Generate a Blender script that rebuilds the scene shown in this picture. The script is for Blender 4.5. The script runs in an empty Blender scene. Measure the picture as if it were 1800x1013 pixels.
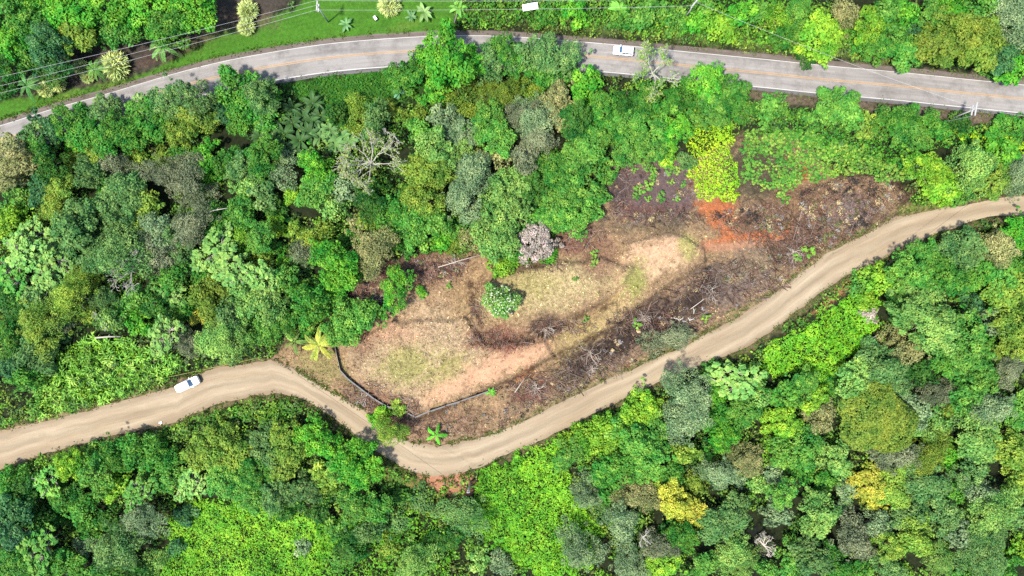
import bpy, math, random
import numpy as np

# ------------------------------------------------------------------ camera, sky, sun, exposure
S = bpy.context.scene
COL = S.collection
HC, PX = 150.0, 0.125                      # camera height (m), metres per photo pixel on the road plane
cam = bpy.data.cameras.new('camera'); cam.sensor_width = 36; cam.lens = 24; cam.clip_end = 6000
cam_o = bpy.data.objects.new('camera', cam); COL.objects.link(cam_o)
cam_o.location = (0, 0, HC); S.camera = cam_o
SUN_EL, SUN_AZ = math.radians(64), math.atan2(-0.78, -0.62)     # sun stands to the lower left of the picture
W = bpy.data.worlds.new('World'); S.world = W; W.use_nodes = True
nt = W.node_tree; bg = nt.nodes['Background']; sky = nt.nodes.new('ShaderNodeTexSky')
sky.sky_type = 'NISHITA'; sky.sun_disc = False; sky.sun_elevation = SUN_EL; sky.sun_rotation = SUN_AZ
nt.links.new(sky.outputs[0], bg.inputs[0]); bg.inputs[1].default_value = 0.15
sl = bpy.data.lights.new('sun', 'SUN'); sl.energy = 4.0; sl.angle = math.radians(4); sl.color = (1, .955, .88)
so = bpy.data.objects.new('sun', sl); COL.objects.link(so)
import mathutils
sd = mathutils.Vector((math.sin(SUN_AZ) * math.cos(SUN_EL), math.cos(SUN_AZ) * math.cos(SUN_EL), math.sin(SUN_EL)))
so.rotation_euler = sd.to_track_quat('Z', 'Y').to_euler(); so.location = sd * 400
vs = S.view_settings; vs.view_transform = 'Standard'; vs.look = 'None'; vs.gamma = 1; vs.use_curve_mapping = False
vs.exposure = 1.88
S.cycles.max_bounces = 5; S.cycles.diffuse_bounces = 3; S.cycles.glossy_bounces = 1; S.cycles.transmission_bounces = 3
S.cycles.transparent_max_bounces = 2; S.cycles.caustics_reflective = False; S.cycles.caustics_refractive = False
S.cycles.use_denoising = False

rng = np.random.default_rng(7); R = random.Random(11)
K_GROUND, K_LEAF = 3.7, 2.3
def lin(c):
    c = np.asarray(c, float) / 255.0
    return np.where(c <= .04045, c / 12.92, ((c + .055) / 1.055) ** 2.4)
def gnd(*c): return tuple(np.clip(lin(c) / K_GROUND, .002, .8))
def leafc(*c): return tuple(np.clip(lin(c) / K_LEAF * np.array([.97, 1.0, .8]), .003, .6))

# ------------------------------------------------------------------ small helpers
def hash2(ix, iy, seed):
    n = (ix.astype(np.int64) * 374761393 + iy.astype(np.int64) * 668265263 + seed * 982451653) & 0x7fffffff
    n = ((n ^ (n >> 13)) * 1274126177) & 0x7fffffff
    return ((n ^ (n >> 16)) & 0xffff) / 65535.0
def vnoise(x, y, seed=0):
    x = np.asarray(x, float); y = np.asarray(y, float)
    ix, iy = np.floor(x), np.floor(y); fx, fy = x - ix, y - iy
    fx = fx * fx * (3 - 2 * fx); fy = fy * fy * (3 - 2 * fy)
    a, b = hash2(ix, iy, seed), hash2(ix + 1, iy, seed); c, d = hash2(ix, iy + 1, seed), hash2(ix + 1, iy + 1, seed)
    return (a + (b - a) * fx) * (1 - fy) + (c + (d - c) * fx) * fy
def fbm(x, y, seed=0, o=3):
    v, a, t = 0, 1, 0
    for k in range(o):
        v = v + a * vnoise(np.asarray(x) * 2 ** k, np.asarray(y) * 2 ** k, seed + k); t += a; a *= .5
    return v / t
def inpoly(px, py, poly):
    px = np.asarray(px, float); py = np.asarray(py, float); r = np.zeros(px.shape, bool)
    n = len(poly)
    for i in range(n):
        x1, y1 = poly[i]; x2, y2 = poly[(i + 1) % n]
        if y1 == y2: continue
        c = ((y1 > py) != (y2 > py)) & (px < (x2 - x1) * (py - y1) / (y2 - y1) + x1)
        r ^= c
    return r
def dist_line(px, py, line, closed=False):
    px = np.asarray(px, float); py = np.asarray(py, float); d = np.full(px.shape, 1e9)
    L = list(line) + ([line[0]] if closed else [])
    for (x1, y1), (x2, y2) in zip(L[:-1], L[1:]):
        dx, dy = x2 - x1, y2 - y1; t = np.clip(((px - x1) * dx + (py - y1) * dy) / (dx * dx + dy * dy + 1e-9), 0, 1)
        d = np.minimum(d, np.hypot(px - x1 - t * dx, py - y1 - t * dy))
    return d
def sdist(px, py, poly):
    d = dist_line(px, py, poly, True); return np.where(inpoly(px, py, poly), -d, d)
def smooth(line, n=8):
    L = [np.array(p, float) for p in line]; L = [2 * L[0] - L[1]] + L + [2 * L[-1] - L[-2]]; out = []
    for i in range(1, len(L) - 2):
        p0, p1, p2, p3 = L[i - 1:i + 3]
        for k in range(n):
            t = k / n
            out.append(.5 * (2 * p1 + (p2 - p0) * t + (2 * p0 - 5 * p1 + 4 * p2 - p3) * t * t + (3 * p1 - p0 - 3 * p2 + p3) * t ** 3))
    out.append(L[-2]); return np.array(out)
def sstep(a, b, x):
    t = np.clip((x - a) / (b - a), 0, 1); return t * t * (3 - 2 * t)

# ------------------------------------------------------------------ layout in photo pixels
ROAD = smooth([(-140, 290), (-60, 267), (0, 247), (50, 231), (100, 215), (200, 187), (300, 157), (393, 133), (500, 113), (602, 99),
               (722, 90), (800, 87), (900, 89), (1020, 98), (1112, 106), (1200, 115), (1350, 129.5), (1450, 140), (1575, 151), (1700, 164), (1800, 174), (1950, 189)], 6)
DIRT = [((-120, 785), (-120, 862)), ((0, 757), (0, 825)), ((100, 736), (112, 788)), ((212, 706), (225, 762)), ((300, 681), (305, 742)), ((352, 656), (375, 714)),
        ((420, 641), (425, 701)), ((482, 634), (490, 692)), ((527, 657), (537, 705)), ((575, 687), (573, 727)), ((625, 714), (608, 752)), ((658, 736), (636, 778)),
        ((690, 762), (675, 803)), ((722, 779), (720, 827)), ((768, 783), (778, 838)), ((825, 774), (838, 822)), ((887, 757), (900, 795)), ((1000, 699), (1000, 751)),
        ((1125, 642), (1112, 694)), ((1212, 603), (1222, 645)), ((1300, 556), (1305, 614)), ((1365, 513), (1380, 562)), ((1450, 449), (1470, 496)),
        ((1525, 409), (1542, 462)), ((1587, 379), (1612, 425)), ((1687, 361), (1685, 397)), ((1762, 348), (1768, 380)), ((1950, 335), (1950, 385))]
DT, DB = smooth([a for a, b in DIRT], 8), smooth([b for a, b in DIRT], 8)
DC = (DT + DB) / 2
DIRT_POLY = [tuple(p) for p in DT[::2]] + [tuple(p) for p in DB[::-2]]
CLEAR = [(600, 520), (640, 480), (700, 458), (800, 440), (860, 452), (930, 468), (985, 415), (1040, 385), (1068, 330), (1085, 272), (1130, 262), (1212, 285), (1300, 240), (1390, 235),
         (1420, 260), (1470, 310), (1560, 305), (1600, 345), (1580, 385), (1450, 450), (1390, 505), (1210, 604), (1000, 699), (890, 757), (770, 783), (722, 779), (660, 738), (580, 690), (527, 657),
         (480, 634), (500, 605), (590, 600), (650, 575), (600, 560)]
LAWN = [(-120, 262), (-120, 195), (0, 178), (60, 170), (110, 165), (200, 145), (262, 128), (330, 92), (398, 55), (450, 38), (520, 15), (560, -20), (800, -20), (800, 58), (700, 64), (560, 76), (450, 93), (300, 126), (150, 170), (60, 205), (0, 224)]
SOIL_TL = [(-30, 160), (40, 120), (150, 60), (300, 20), (370, -30), (470, -30), (540, -10), (470, 30), (400, 55), (330, 92), (262, 128), (200, 145), (110, 165), (50, 175)]
SLOPE = [(500, 150), (560, 135), (640, 127), (730, 118), (745, 150), (700, 180), (620, 200), (540, 185)]
VERGE_R = [(1240, 150), (1350, 158), (1575, 182), (1800, 205), (1950, 220), (1950, 262), (1800, 226), (1700, 216), (1600, 208), (1500, 192), (1400, 186), (1300, 172)]
UPPER_PAD = [(850, 500), (900, 478), (985, 462), (1060, 455), (1110, 470), (1080, 520), (1010, 552), (960, 578), (880, 595), (845, 580), (828, 540)]

LOWER_PAD = [(608, 606), (690, 566), (820, 560), (850, 606), (960, 600), (972, 628), (905, 662), (860, 682), (800, 706), (738, 730), (680, 704), (620, 660)]
RIGHT_PAD = [(1095, 430), (1180, 408), (1238, 440), (1238, 462), (1180, 498), (1110, 548), (1060, 586), (1020, 590), (1085, 520)]
KNOLL = [(1400, 345), (1480, 312), (1560, 306), (1594, 350), (1560, 386), (1460, 436), (1390, 430)]
BANK = [(880, 752), (1000, 697), (1200, 602), (1390, 500), (1450, 447), (1400, 420), (1300, 440), (1242, 468), (1120, 545), (1030, 600), (975, 632), (900, 672), (740, 738), (760, 775)]
# ------------------------------------------------------------------ terrain height
CP = [(0, 247, 0), (300, 157, 0), (600, 99, 0), (900, 89, 0.2), (1200, 115, .4), (1500, 146, .6), (1800, 174, .8), (0, 20, .6), (400, -60, 1), (900, -40, 3), (1400, -40, 4), (1800, -20, 4), (1100, 20, 2.2), (1600, 40, 2.6),
      (0, 790, 3), (200, 735, 3.2), (440, 670, 3.6), (600, 715, 3.6), (750, 805, 3.5), (1000, 725, 3.4), (1250, 615, 3.2), (1450, 475, 3), (1600, 402, 2.6), (1780, 362, 2.4),
      (300, 320, 1), (600, 300, 1), (900, 300, 1.6), (100, 500, 2), (450, 450, 2.4), (700, 620, 4.4), (950, 520, 5.2), (1160, 440, 5), (1160, 310, 3), (1450, 360, 4), (1700, 280, 1.6), (1400, 230, 1.2),
      (300, 980, -2), (700, 960, -2), (1000, 920, -2), (1400, 880, -4), (1700, 950, -5), (1700, 600, -1.5), (1400, 620, 1.5), (0, 950, -1), (1100, 800, 0), (1600, 760, -3), (500, 850, 0.5)]
CPX = np.array([((a - 900) * PX, (506.5 - b) * PX, c) for a, b, c in CP])
def to_px(x, y, z=0):
    k = HC / (HC - z); return 900 + x * k / PX, 506.5 - y * k / PX
def height(x, y, detail=True):
    x = np.asarray(x, float); y = np.asarray(y, float)
    w = 0; v = 0
    for cx, cy, cz in CPX:
        g = np.exp(-((x - cx) ** 2 + (y - cy) ** 2) / (2 * 15.0 ** 2)) + 1e-7; w = w + g; v = v + g * cz
    h = v / w
    px, py = to_px(x, y, h)
    wv = (vnoise(px / 9, py / 9, 12) - .5) * 7
    h = h + 1.5 * sstep(4, -4, sdist(px, py, UPPER_PAD) + wv) + 1.3 * sstep(4, -4, sdist(px, py, LOWER_PAD) + wv) + 1.4 * sstep(4, -4, sdist(px, py, RIGHT_PAD) + wv) + 2.0 * sstep(5, -5, sdist(px, py, KNOLL) + wv)
    if detail:
        dr = np.minimum(dist_line(px, py, ROAD[::3]) - 38, np.where(inpoly(px, py, DIRT_POLY), 0, dist_line(px, py, DC[::3]) - 34))
        m = sstep(0, 30, dr); incl = inpoly(px, py, CLEAR)
        h = h + m * np.where(incl, .35, 1.0) * (fbm(x / 7, y / 7, 3) - .5) * 1.6 + np.where(incl, (vnoise(x / .9, y / .9, 9) - .5) * m * (.14 + .75 * sstep(6, -10, np.minimum(sdist(px, py, BANK), sdist(px, py, KNOLL)))) + (vnoise(x / 2.3, y / 2.3, 19) - .5) * m * .7 * sstep(6, -10, np.minimum(sdist(px, py, BANK), sdist(px, py, KNOLL))), 0)
    return h
def at(px, py, h=0.0):
    """ground point (and its height) under a photo pixel, for something whose visible centre is h above ground"""
    z = 0.0
    for _ in range(4):
        k = (HC - z - h) / HC; x = (px - 900) * PX * k; y = (506.5 - py) * PX * k; z = float(height(x, y))
    return x, y, z
def at_arr(px, py, h=0.0):
    px = np.asarray(px, float); py = np.asarray(py, float); z = np.zeros_like(px)
    for _ in range(3):
        k = (HC - z - h) / HC; x = (px - 900) * PX * k; y = (506.5 - py) * PX * k; z = height(x, y)
    return x, y, z

# ------------------------------------------------------------------ mesh building
def link(name, me, mat=None, parent=None, kind=None, **props):
    o = bpy.data.objects.new(name, me); COL.objects.link(o)
    if mat is not None and me is not None and not me.materials: me.materials.append(mat)
    if parent is not None: o.parent = parent
    if kind: o['kind'] = kind
    for k, v in props.items(): o[k] = v
    return o
def mesh_quads(name, V, rnd=None, col=None, smooth_=False):
    """V: (n,4,3) separate quads"""
    n = len(V); me = bpy.data.meshes.new(name)
    me.vertices.add(n * 4); me.vertices.foreach_set('co', np.ascontiguousarray(V, np.float32).ravel())
    me.loops.add(n * 4); me.loops.foreach_set('vertex_index', np.arange(n * 4, dtype=np.int32))
    me.polygons.add(n); me.polygons.foreach_set('loop_start', np.arange(0, n * 4, 4, dtype=np.int32))
    if rnd is not None:
        a = me.attributes.new('rnd', 'FLOAT', 'FACE'); a.data.foreach_set('value', np.asarray(rnd, np.float32))
    if col is not None:
        a = me.attributes.new('col', 'FLOAT_COLOR', 'FACE'); c4 = np.ones((n, 4), np.float32); c4[:, :3] = col; a.data.foreach_set('color', c4.ravel())
    me.update(calc_edges=True); return me
class MB:
    def __init__(s): s.v = []; s.f = []
    def add(s, v, f):
        b = len(s.v); s.v += [tuple(p) for p in v]; s.f += [tuple(i + b for i in q) for q in f]
    def box(s, c, d, rz=0, taper=1.0):
        x, y, z = d[0] / 2, d[1] / 2, d[2] / 2; P = []
        for sz in (-1, 1):
            t = taper if sz > 0 else 1
            for sx, sy in ((-1, -1), (1, -1), (1, 1), (-1, 1)):
                a, b = sx * x * t, sy * y * t
                P.append((c[0] + a * math.cos(rz) - b * math.sin(rz), c[1] + a * math.sin(rz) + b * math.cos(rz), c[2] + sz * z))
        s.add(P, [(3, 2, 1, 0), (4, 5, 6, 7), (0, 1, 5, 4), (1, 2, 6, 5), (2, 3, 7, 6), (3, 0, 4, 7)])
    def tube(s, pts, r0, r1, sides=5):
        pts = [np.array(p, float) for p in pts]; n = len(pts); P = []; F = []
        for i, p in enumerate(pts):
            d = pts[min(i + 1, n - 1)] - pts[max(i - 1, 0)]; d /= np.linalg.norm(d) + 1e-9
            u = np.cross(d, (0, 0, 1) if abs(d[2]) < .9 else (1, 0, 0)); u /= np.linalg.norm(u) + 1e-9; w = np.cross(d, u)
            r = r0 + (r1 - r0) * i / (n - 1)
            for k in range(sides):
                a = 2 * math.pi * k / sides; P.append(p + r * (u * math.cos(a) + w * math.sin(a)))
        for i in range(n - 1):
            for k in range(sides):
                a, b = i * sides + k, i * sides + (k + 1) % sides; F.append((a, b, b + sides, a + sides))
        F.append(tuple(range(sides))[::-1]); F.append(tuple((n - 1) * sides + k for k in range(sides)))
        s.add(P, F)
    def mesh(s, name, smooth_=False):
        me = bpy.data.meshes.new(name); me.from_pydata([tuple(map(float, p)) for p in s.v], [], s.f); me.update()
        if smooth_: me.polygons.foreach_set('use_smooth', [True] * len(me.polygons))
        return me
def leaves(P, N, L, wid=.6, fold=.12, up=None, gen=rng):
    """kite-shaped leaf sprays at points P with normals N, length L (n,)"""
    n = len(P); N = N / (np.linalg.norm(N, axis=1, keepdims=True) + 1e-9)
    t = gen.normal(size=(n, 3)); t -= (t * N).sum(1, keepdims=True) * N; t /= np.linalg.norm(t, axis=1, keepdims=True) + 1e-9
    b = np.cross(N, t); L = np.asarray(L)[:, None]; w = L * wid * gen.uniform(.75, 1.25, (n, 1))
    f = L * fold * gen.uniform(-1, 1, (n, 1)); sft = gen.uniform(-.12, .22, (n, 1))
    A = P - t * L * .5; C = P + t * L * .5 - N * L * .10; B = P + b * w * .5 + t * L * sft - N * f; D = P - b * w * .5 + t * L * sft - N * f
    return np.stack([A, B, C, D], 1)

# ------------------------------------------------------------------ materials
def mat(name):
    m = bpy.data.materials.new(name); m.use_nodes = True; n = m.node_tree.nodes; return m, m.node_tree, n['Principled BSDF']
def nd(t, typ, **kw):
    n = t.nodes.new(typ)
    for k, v in kw.items(): setattr(n, k, v)
    return n
def plain(name, c, rough=.6, metal=0, spec=.4, var=.12, scale=6.0):
    m, t, b = mat(name); b.inputs['Roughness'].default_value = rough; b.inputs['Metallic'].default_value = metal; b.inputs['Specular IOR Level'].default_value = spec
    ns = nd(t, 'ShaderNodeTexNoise'); ns.inputs['Scale'].default_value = scale; ns.inputs['Detail'].default_value = 5
    tc = nd(t, 'ShaderNodeTexCoord'); t.links.new(tc.outputs['Object'], ns.inputs['Vector'])
    mr = nd(t, 'ShaderNodeMapRange'); mr.inputs[3].default_value = 1 - var; mr.inputs[4].default_value = 1 + var
    t.links.new(ns.outputs[0], mr.inputs[0])
    mx = nd(t, 'ShaderNodeVectorMath', operation='SCALE'); mx.inputs[0].default_value = c; t.links.new(mr.outputs[0], mx.inputs['Scale'])
    t.links.new(mx.outputs[0], b.inputs['Base Color']); return m
def leaf_material(name, source, vlo=.6, vhi=1.4, hue=.05, trans=.4, patch=1.0):
    m, t, b = mat(name); out = t.nodes['Material Output']
    if source == 'object':
        c = nd(t, 'ShaderNodeObjectInfo').outputs['Color']
    else:
        c = nd(t, 'ShaderNodeAttribute', attribute_name='col').outputs['Color']
    r = nd(t, 'ShaderNodeAttribute', attribute_name='rnd').outputs['Fac']
    h = nd(t, 'ShaderNodeHueSaturation')
    a = nd(t, 'ShaderNodeMapRange'); a.inputs[3].default_value = .5 + hue * .5; a.inputs[4].default_value = .5 - hue * .2; t.links.new(r, a.inputs[0])
    v = nd(t, 'ShaderNodeMapRange'); v.inputs[3].default_value = vlo; v.inputs[4].default_value = vhi; t.links.new(r, v.inputs[0])
    tc = nd(t, 'ShaderNodeTexCoord'); ns = nd(t, 'ShaderNodeTexNoise'); ns.inputs['Scale'].default_value = .42; ns.inputs['Detail'].default_value = 3; t.links.new(tc.outputs['Object'], ns.inputs['Vector'])
    ph = nd(t, 'ShaderNodeMapRange'); ph.inputs[1].default_value = .3; ph.inputs[2].default_value = .7; ph.inputs[3].default_value = -patch * .022; ph.inputs[4].default_value = patch * .045; t.links.new(ns.outputs[0], ph.inputs[0])
    pv = nd(t, 'ShaderNodeMapRange'); pv.inputs[1].default_value = .3; pv.inputs[2].default_value = .7; pv.inputs[3].default_value = 1 + patch * .25; pv.inputs[4].default_value = 1 - patch * .22; t.links.new(ns.outputs[0], pv.inputs[0])
    ah = nd(t, 'ShaderNodeMath', operation='ADD'); t.links.new(a.outputs[0], ah.inputs[0]); t.links.new(ph.outputs[0], ah.inputs[1]); av = nd(t, 'ShaderNodeMath', operation='MULTIPLY'); t.links.new(v.outputs[0], av.inputs[0]); t.links.new(pv.outputs[0], av.inputs[1])
    t.links.new(ah.outputs[0], h.inputs['Hue']); t.links.new(av.outputs[0], h.inputs['Value']); t.links.new(c, h.inputs['Color'])
    b.inputs['Roughness'].default_value = .6; b.inputs['Specular IOR Level'].default_value = .16
    t.links.new(h.outputs[0], b.inputs['Base Color'])
    tr = nd(t, 'ShaderNodeBsdfTranslucent'); t.links.new(h.outputs[0], tr.inputs[0])
    mx = nd(t, 'ShaderNodeMixShader'); mx.inputs[0].default_value = trans
    t.links.new(b.outputs[0], mx.inputs[1]); t.links.new(tr.outputs[0], mx.inputs[2]); t.links.new(mx.outputs[0], out.inputs[0])
    return m
M_LEAF = leaf_material('foliage', 'object')
M_LEAFC = leaf_material('foliage_mixed', 'face', patch=.5)
M_DRY = leaf_material('dry_litter', 'face', .6, 1.4, .02, .1, .3)
M_BARK = plain('bark', (.09, .075, .055), .85, spec=.2, var=.35)
M_PALE = plain('pale_bark', (.23, .2, .16), .8, spec=.2, var=.25)
M_TWIG = plain('dead_wood', (.15, .115, .09), .9, spec=.1, var=.4)
M_PALM = leaf_material('palm_leaf', 'object', .7, 1.3, .04, .25, .6)

# ground material: vertex colour plus fine mottling
def ground_material():
    m, t, b = mat('ground_cover'); b.inputs['Roughness'].default_value = .95; b.inputs['Specular IOR Level'].default_value = .08
    c = nd(t, 'ShaderNodeAttribute', attribute_name='col'); g = nd(t, 'ShaderNodeNewGeometry')
    def noise(scale, det, rough=.6):
        n = nd(t, 'ShaderNodeTexNoise'); n.inputs['Scale'].default_value = scale; n.inputs['Detail'].default_value = det; n.inputs['Roughness'].default_value = rough
        t.links.new(g.outputs['Position'], n.inputs['Vector']); return n
    n1 = noise(1.6, 6, .7); n2 = noise(5.0, 4, .7); n3 = noise(.35, 4)
    def rng_(n, lo, hi, f0=.3, f1=.7):
        r = nd(t, 'ShaderNodeMapRange'); r.inputs[1].default_value = f0; r.inputs[2].default_value = f1; r.inputs[3].default_value = lo; r.inputs[4].default_value = hi
        t.links.new(n.outputs[0], r.inputs[0]); return r
    a, d, e = rng_(n1, .45, 1.5), rng_(n2, .6, 1.4), rng_(n3, .85, 1.15)
    p = nd(t, 'ShaderNodeMath', operation='MULTIPLY'); t.links.new(a.outputs[0], p.inputs[0]); t.links.new(d.outputs[0], p.inputs[1])
    q = nd(t, 'ShaderNodeMath', operation='MULTIPLY'); t.links.new(p.outputs[0], q.inputs[0]); t.links.new(e.outputs[0], q.inputs[1])
    # how rough-looking each patch is is stored in the attribute's alpha
    mixf = nd(t, 'ShaderNodeMix'); mixf.data_type = 'FLOAT'; mixf.inputs[2].default_value = 1.0
    t.links.new(c.outputs['Alpha'], mixf.inputs[0]); t.links.new(q.outputs[0], mixf.inputs[3])
    s = nd(t, 'ShaderNodeVectorMath', operation='SCALE'); t.links.new(c.outputs['Color'], s.inputs[0]); t.links.new(mixf.outputs[0], s.inputs['Scale'])
    t.links.new(s.outputs[0], b.inputs['Base Color'])
    bp = nd(t, 'ShaderNodeBump'); bp.inputs['Strength'].default_value = .6; bp.inputs['Distance'].default_value = .25
    t.links.new(n2.outputs[0], bp.inputs['Height']); t.links.new(bp.outputs[0], b.inputs['Normal'])
    return m
M_GROUND = ground_material()

# ------------------------------------------------------------------ the ground sheet
PAINT = []      # (signed-distance shape, colour, soft, strength, roughness)
def E(x, y, rx, ry, rot=0): return ('e', x, y, rx, ry, math.radians(rot))
KF = [1.0]
def paint(shape, c, soft=8, k=1.0, rough=1.0): PAINT.append((shape, tuple(KF[0] * q for q in gnd(*c)), soft, k, rough))
paint(SOIL_TL, (86, 78, 68), 10, 1, .7)
paint(LAWN, (86, 140, 42), 5, 1, .55)
for q_ in range(26): paint(E(60 + q_ * 28 + 14 * math.sin(q_ * 5), 185 - q_ * 6.0 + (q_ * 37 % 30) - 12, 16 + q_ * 7 % 12, 7, -16), [(104, 140, 52), (72, 126, 38), (122, 146, 62)][q_ % 3], 9, .6, .8)
paint(E(360, 70, 60, 12, -25), (104, 112, 58), 10, .5)
paint(E(300, 92, 40, 8, -22), (110, 84, 72), 8, .8)
paint(E(440, 35, 40, 22), (112, 92, 76), 10, .7)
paint([(800, 30), (1000, 50), (1350, 88), (1560, 112), (1560, 96), (1350, 70), (1000, 30), (800, 0)], (96, 112, 56), 6, 1)
paint(SLOPE, (66, 116, 34), 10, 1, .8)
paint(VERGE_R, (120, 106, 86), 5, 1, 1)
paint([(-120, 258), (0, 226), (150, 172), (300, 128), (450, 96), (560, 79), (700, 66), (900, 58), (1350, 95), (1620, 122), (1800, 138), (1950, 150), (1950, 158), (1350, 110), (900, 68), (450, 104), (0, 236), (-120, 270)], (140, 124, 108), 4, 1, .5)
# clearing
KF[0] = 1.12
paint(CLEAR, (166, 136, 102), 6, 1)
paint(E(745, 625, 130, 80, -8), (192, 164, 128), 26, 1)
paint(E(720, 640, 52, 36), (164, 158, 92), 20, .8)
paint(E(785, 655, 40, 22, -25), (168, 158, 92), 16, .7)
paint(E(690, 585, 46, 20), (196, 150, 118), 16, .7)
paint([(742, 692), (800, 665), (860, 625), (905, 606), (962, 604), (972, 622), (900, 654), (820, 690), (758, 706)], (222, 174, 136), 13, 1, .5)
paint(E(850, 520, 55, 60), (178, 146, 104), 22, .8)
paint(E(975, 500, 115, 44, -16), (194, 172, 124), 18, 1)
paint(E(920, 500, 50, 24), (172, 160, 96), 14, .6)
paint(E(1040, 590, 60, 30, -35), (186, 166, 104), 18, .8)
paint(E(1085, 545, 50, 26, -40), (188, 160, 112), 16, .8)
paint(E(1160, 445, 62, 24, -16), (222, 180, 142), 16, 1, .6)
paint(E(1150, 470, 40, 16, -20), (222, 186, 144), 10, .9, .5)
paint(E(1118, 492, 16, 30, 10), (158, 162, 84), 9, .8)
paint(E(1210, 432, 16, 22), (176, 170, 100), 7, .9)
paint(E(1050, 450, 34, 40, 20), (140, 104, 84), 14, .8)
paint(E(1010, 420, 40, 26, -30), (132, 94, 80), 14, .9)
paint(E(880, 598, 52, 22, 8), (146, 96, 78), 12, .9)
paint(E(650, 525, 50, 34, -40), (104, 74, 64), 14, .9)
paint(E(730, 478, 80, 24, -6), (128, 90, 76), 14, .9)
paint(E(690, 720, 40, 22, 35), (150, 108, 84), 12, .8)
paint(E(640, 700, 40, 22, 40), (156, 118, 88), 12, .8)
paint(E(640, 600, 18, 26), (140, 100, 80), 10, .6)
paint(E(560, 640, 50, 24, 25), (158, 146, 92), 14, .8)
paint(E(760, 745, 70, 20, -8), (148, 116, 92), 12, .8)
# burnt slope beyond
KF[0] = .95
paint([(1075, 285), (1210, 280), (1225, 355), (1205, 388), (1085, 392), (1062, 345)], (122, 102, 98), 12, 1, .7)
paint(E(1140, 372, 80, 14, 4), (126, 92, 84), 10, .9)
paint(E(1085, 330, 16, 44, 10), (92, 78, 74), 10, .8)
paint(E(1150, 395, 80, 14), (118, 106, 84), 12, .8)
paint(E(1330, 300, 70, 60), (100, 90, 70), 18, 1)
paint(E(1450, 385, 130, 66, -18), (138, 110, 88), 16, 1)
paint(E(1420, 350, 60, 26, -10), (158, 124, 92), 16, .7)
paint(E(1500, 368, 40, 26, -30), (142, 124, 118), 14, .8)
paint(E(1540, 335, 44, 18, 15), (160, 128, 92), 14, .7)
paint(E(1330, 400, 60, 40), (134, 104, 82), 16, .9)
paint(E(1390, 440, 40, 30, -40), (104, 80, 68), 12, .9)
paint([(1222, 356), (1262, 352), (1296, 358), (1292, 384), (1272, 392), (1300, 412), (1345, 405), (1385, 392), (1394, 412), (1340, 430), (1280, 436), (1240, 442), (1232, 428), (1268, 414), (1246, 388)], (204, 124, 80), 6, 1, .8)
paint(E(1290, 432, 60, 8, -4), (204, 158, 124), 5, .8, .5)
paint(E(1415, 300, 8, 14), (190, 104, 62), 4, .9)
paint(E(1390, 283, 10, 7), (160, 100, 66), 4, .8)
# bank above the dirt road
paint([(880, 745), (1000, 690), (1200, 600), (1390, 495), (1330, 440), (1230, 470), (1120, 540), (1000, 640), (900, 690)], (152, 126, 102), 12, 1)
paint(E(1300, 492, 70, 30, -28), (136, 120, 110), 14, .9)
paint(E(1250, 500, 22, 34), (92, 80, 76), 10, .9)
paint(E(1135, 565, 60, 22, -35), (88, 74, 68), 12, .95)
paint(E(1320, 470, 44, 16, -20), (172, 148, 112), 12, .7)
paint(E(1035, 622, 34, 20, -20), (84, 68, 60), 10, .9)
paint(E(960, 572, 26, 20), (96, 72, 62), 9, .9)
paint(E(945, 685, 34, 18, -25), (152, 92, 76), 9, .9)
paint(E(920, 660, 16, 8, -35), (204, 138, 88), 5, .9, .5)
paint(E(1010, 655, 60, 18, -28), (116, 104, 78), 10, .8)
paint([(1000, 640), (1060, 600), (1130, 548), (1200, 520), (1245, 480), (1262, 500), (1240, 540), (1150, 590), (1060, 640), (1010, 668)], (70, 58, 52), 10, .9)
# outlines of cut banks (bare dark earth)
def stroke(line, w, c, k=1.0, soft=3, rough=1.0): PAINT.append((('l', line, w), gnd(*c), soft, k, rough))
stroke([(826, 505), (832, 545), (848, 580), (880, 600), (930, 596), (975, 582), (1010, 560), (1060, 535)], 4, (84, 62, 48), .85, 7)
stroke([(850, 490), (900, 474), (950, 466), (985, 455)], 3.5, (84, 62, 48), .8, 7)
stroke([(740, 735), (800, 712), (860, 684), (905, 664), (960, 634), (1010, 606), (1060, 586)], 3, (90, 68, 50), .85, 5)
stroke([(1240, 455), (1238, 490), (1236, 520)], 3, (70, 58, 50), .8, 4)
stroke([(1540, 312), (1580, 325), (1592, 350), (1578, 376), (1560, 388)], 3.5, (66, 48, 42), .9, 4)
stroke([(1060, 590), (1110, 550), (1180, 500), (1235, 470)], 3, (100, 78, 60), .6, 5)
for seg, c in (([(890, 752), (1000, 695), (1125, 638), (1205, 600)], (128, 124, 76)), ([(1215, 600), (1350, 519), (1390, 492), (1455, 442), (1530, 402), (1570, 386)], (126, 122, 74)),
               ([(0, 752), (100, 731), (212, 701), (300, 676)], (120, 124, 70)), ([(640, 735), (720, 786), (768, 788), (830, 778), (890, 760)], (140, 122, 92))):
    stroke(seg, 5, c, .85, 5)
stroke([(q[0], q[1] + 5) for q in DB[::6]], 6, (134, 124, 84), .85, 6)
stroke([(q[0], q[1] - 3) for q in DT[::6]], 3, (178, 150, 116), .6, 5)
paint([(735, 830), (800, 824), (830, 836), (828, 866), (802, 874), (772, 860)], (206, 144, 110), 5, 1, .5)
paint(E(782, 848, 52, 20, 12), (206, 144, 110), 7, .9, .5)
paint(E(715, 850, 50, 18, 32), (140, 132, 74), 10, .9)
paint(E(1480, 512, 60, 6, -38), (196, 140, 100), 4, .8, .6)
paint(E(1325, 970, 24, 42), (34, 38, 34), 8, .95)  # deep shade of the gap between crowns, painted into the ground colour
paint(E(1504, 905, 26, 14), (34, 38, 34), 8, .95)  # another crown gap, its shade painted as near-black ground
paint(E(1640, 362, 60, 8, -8), (150, 150, 84), 5, .8)
BASE = gnd(46, 54, 30)
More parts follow.
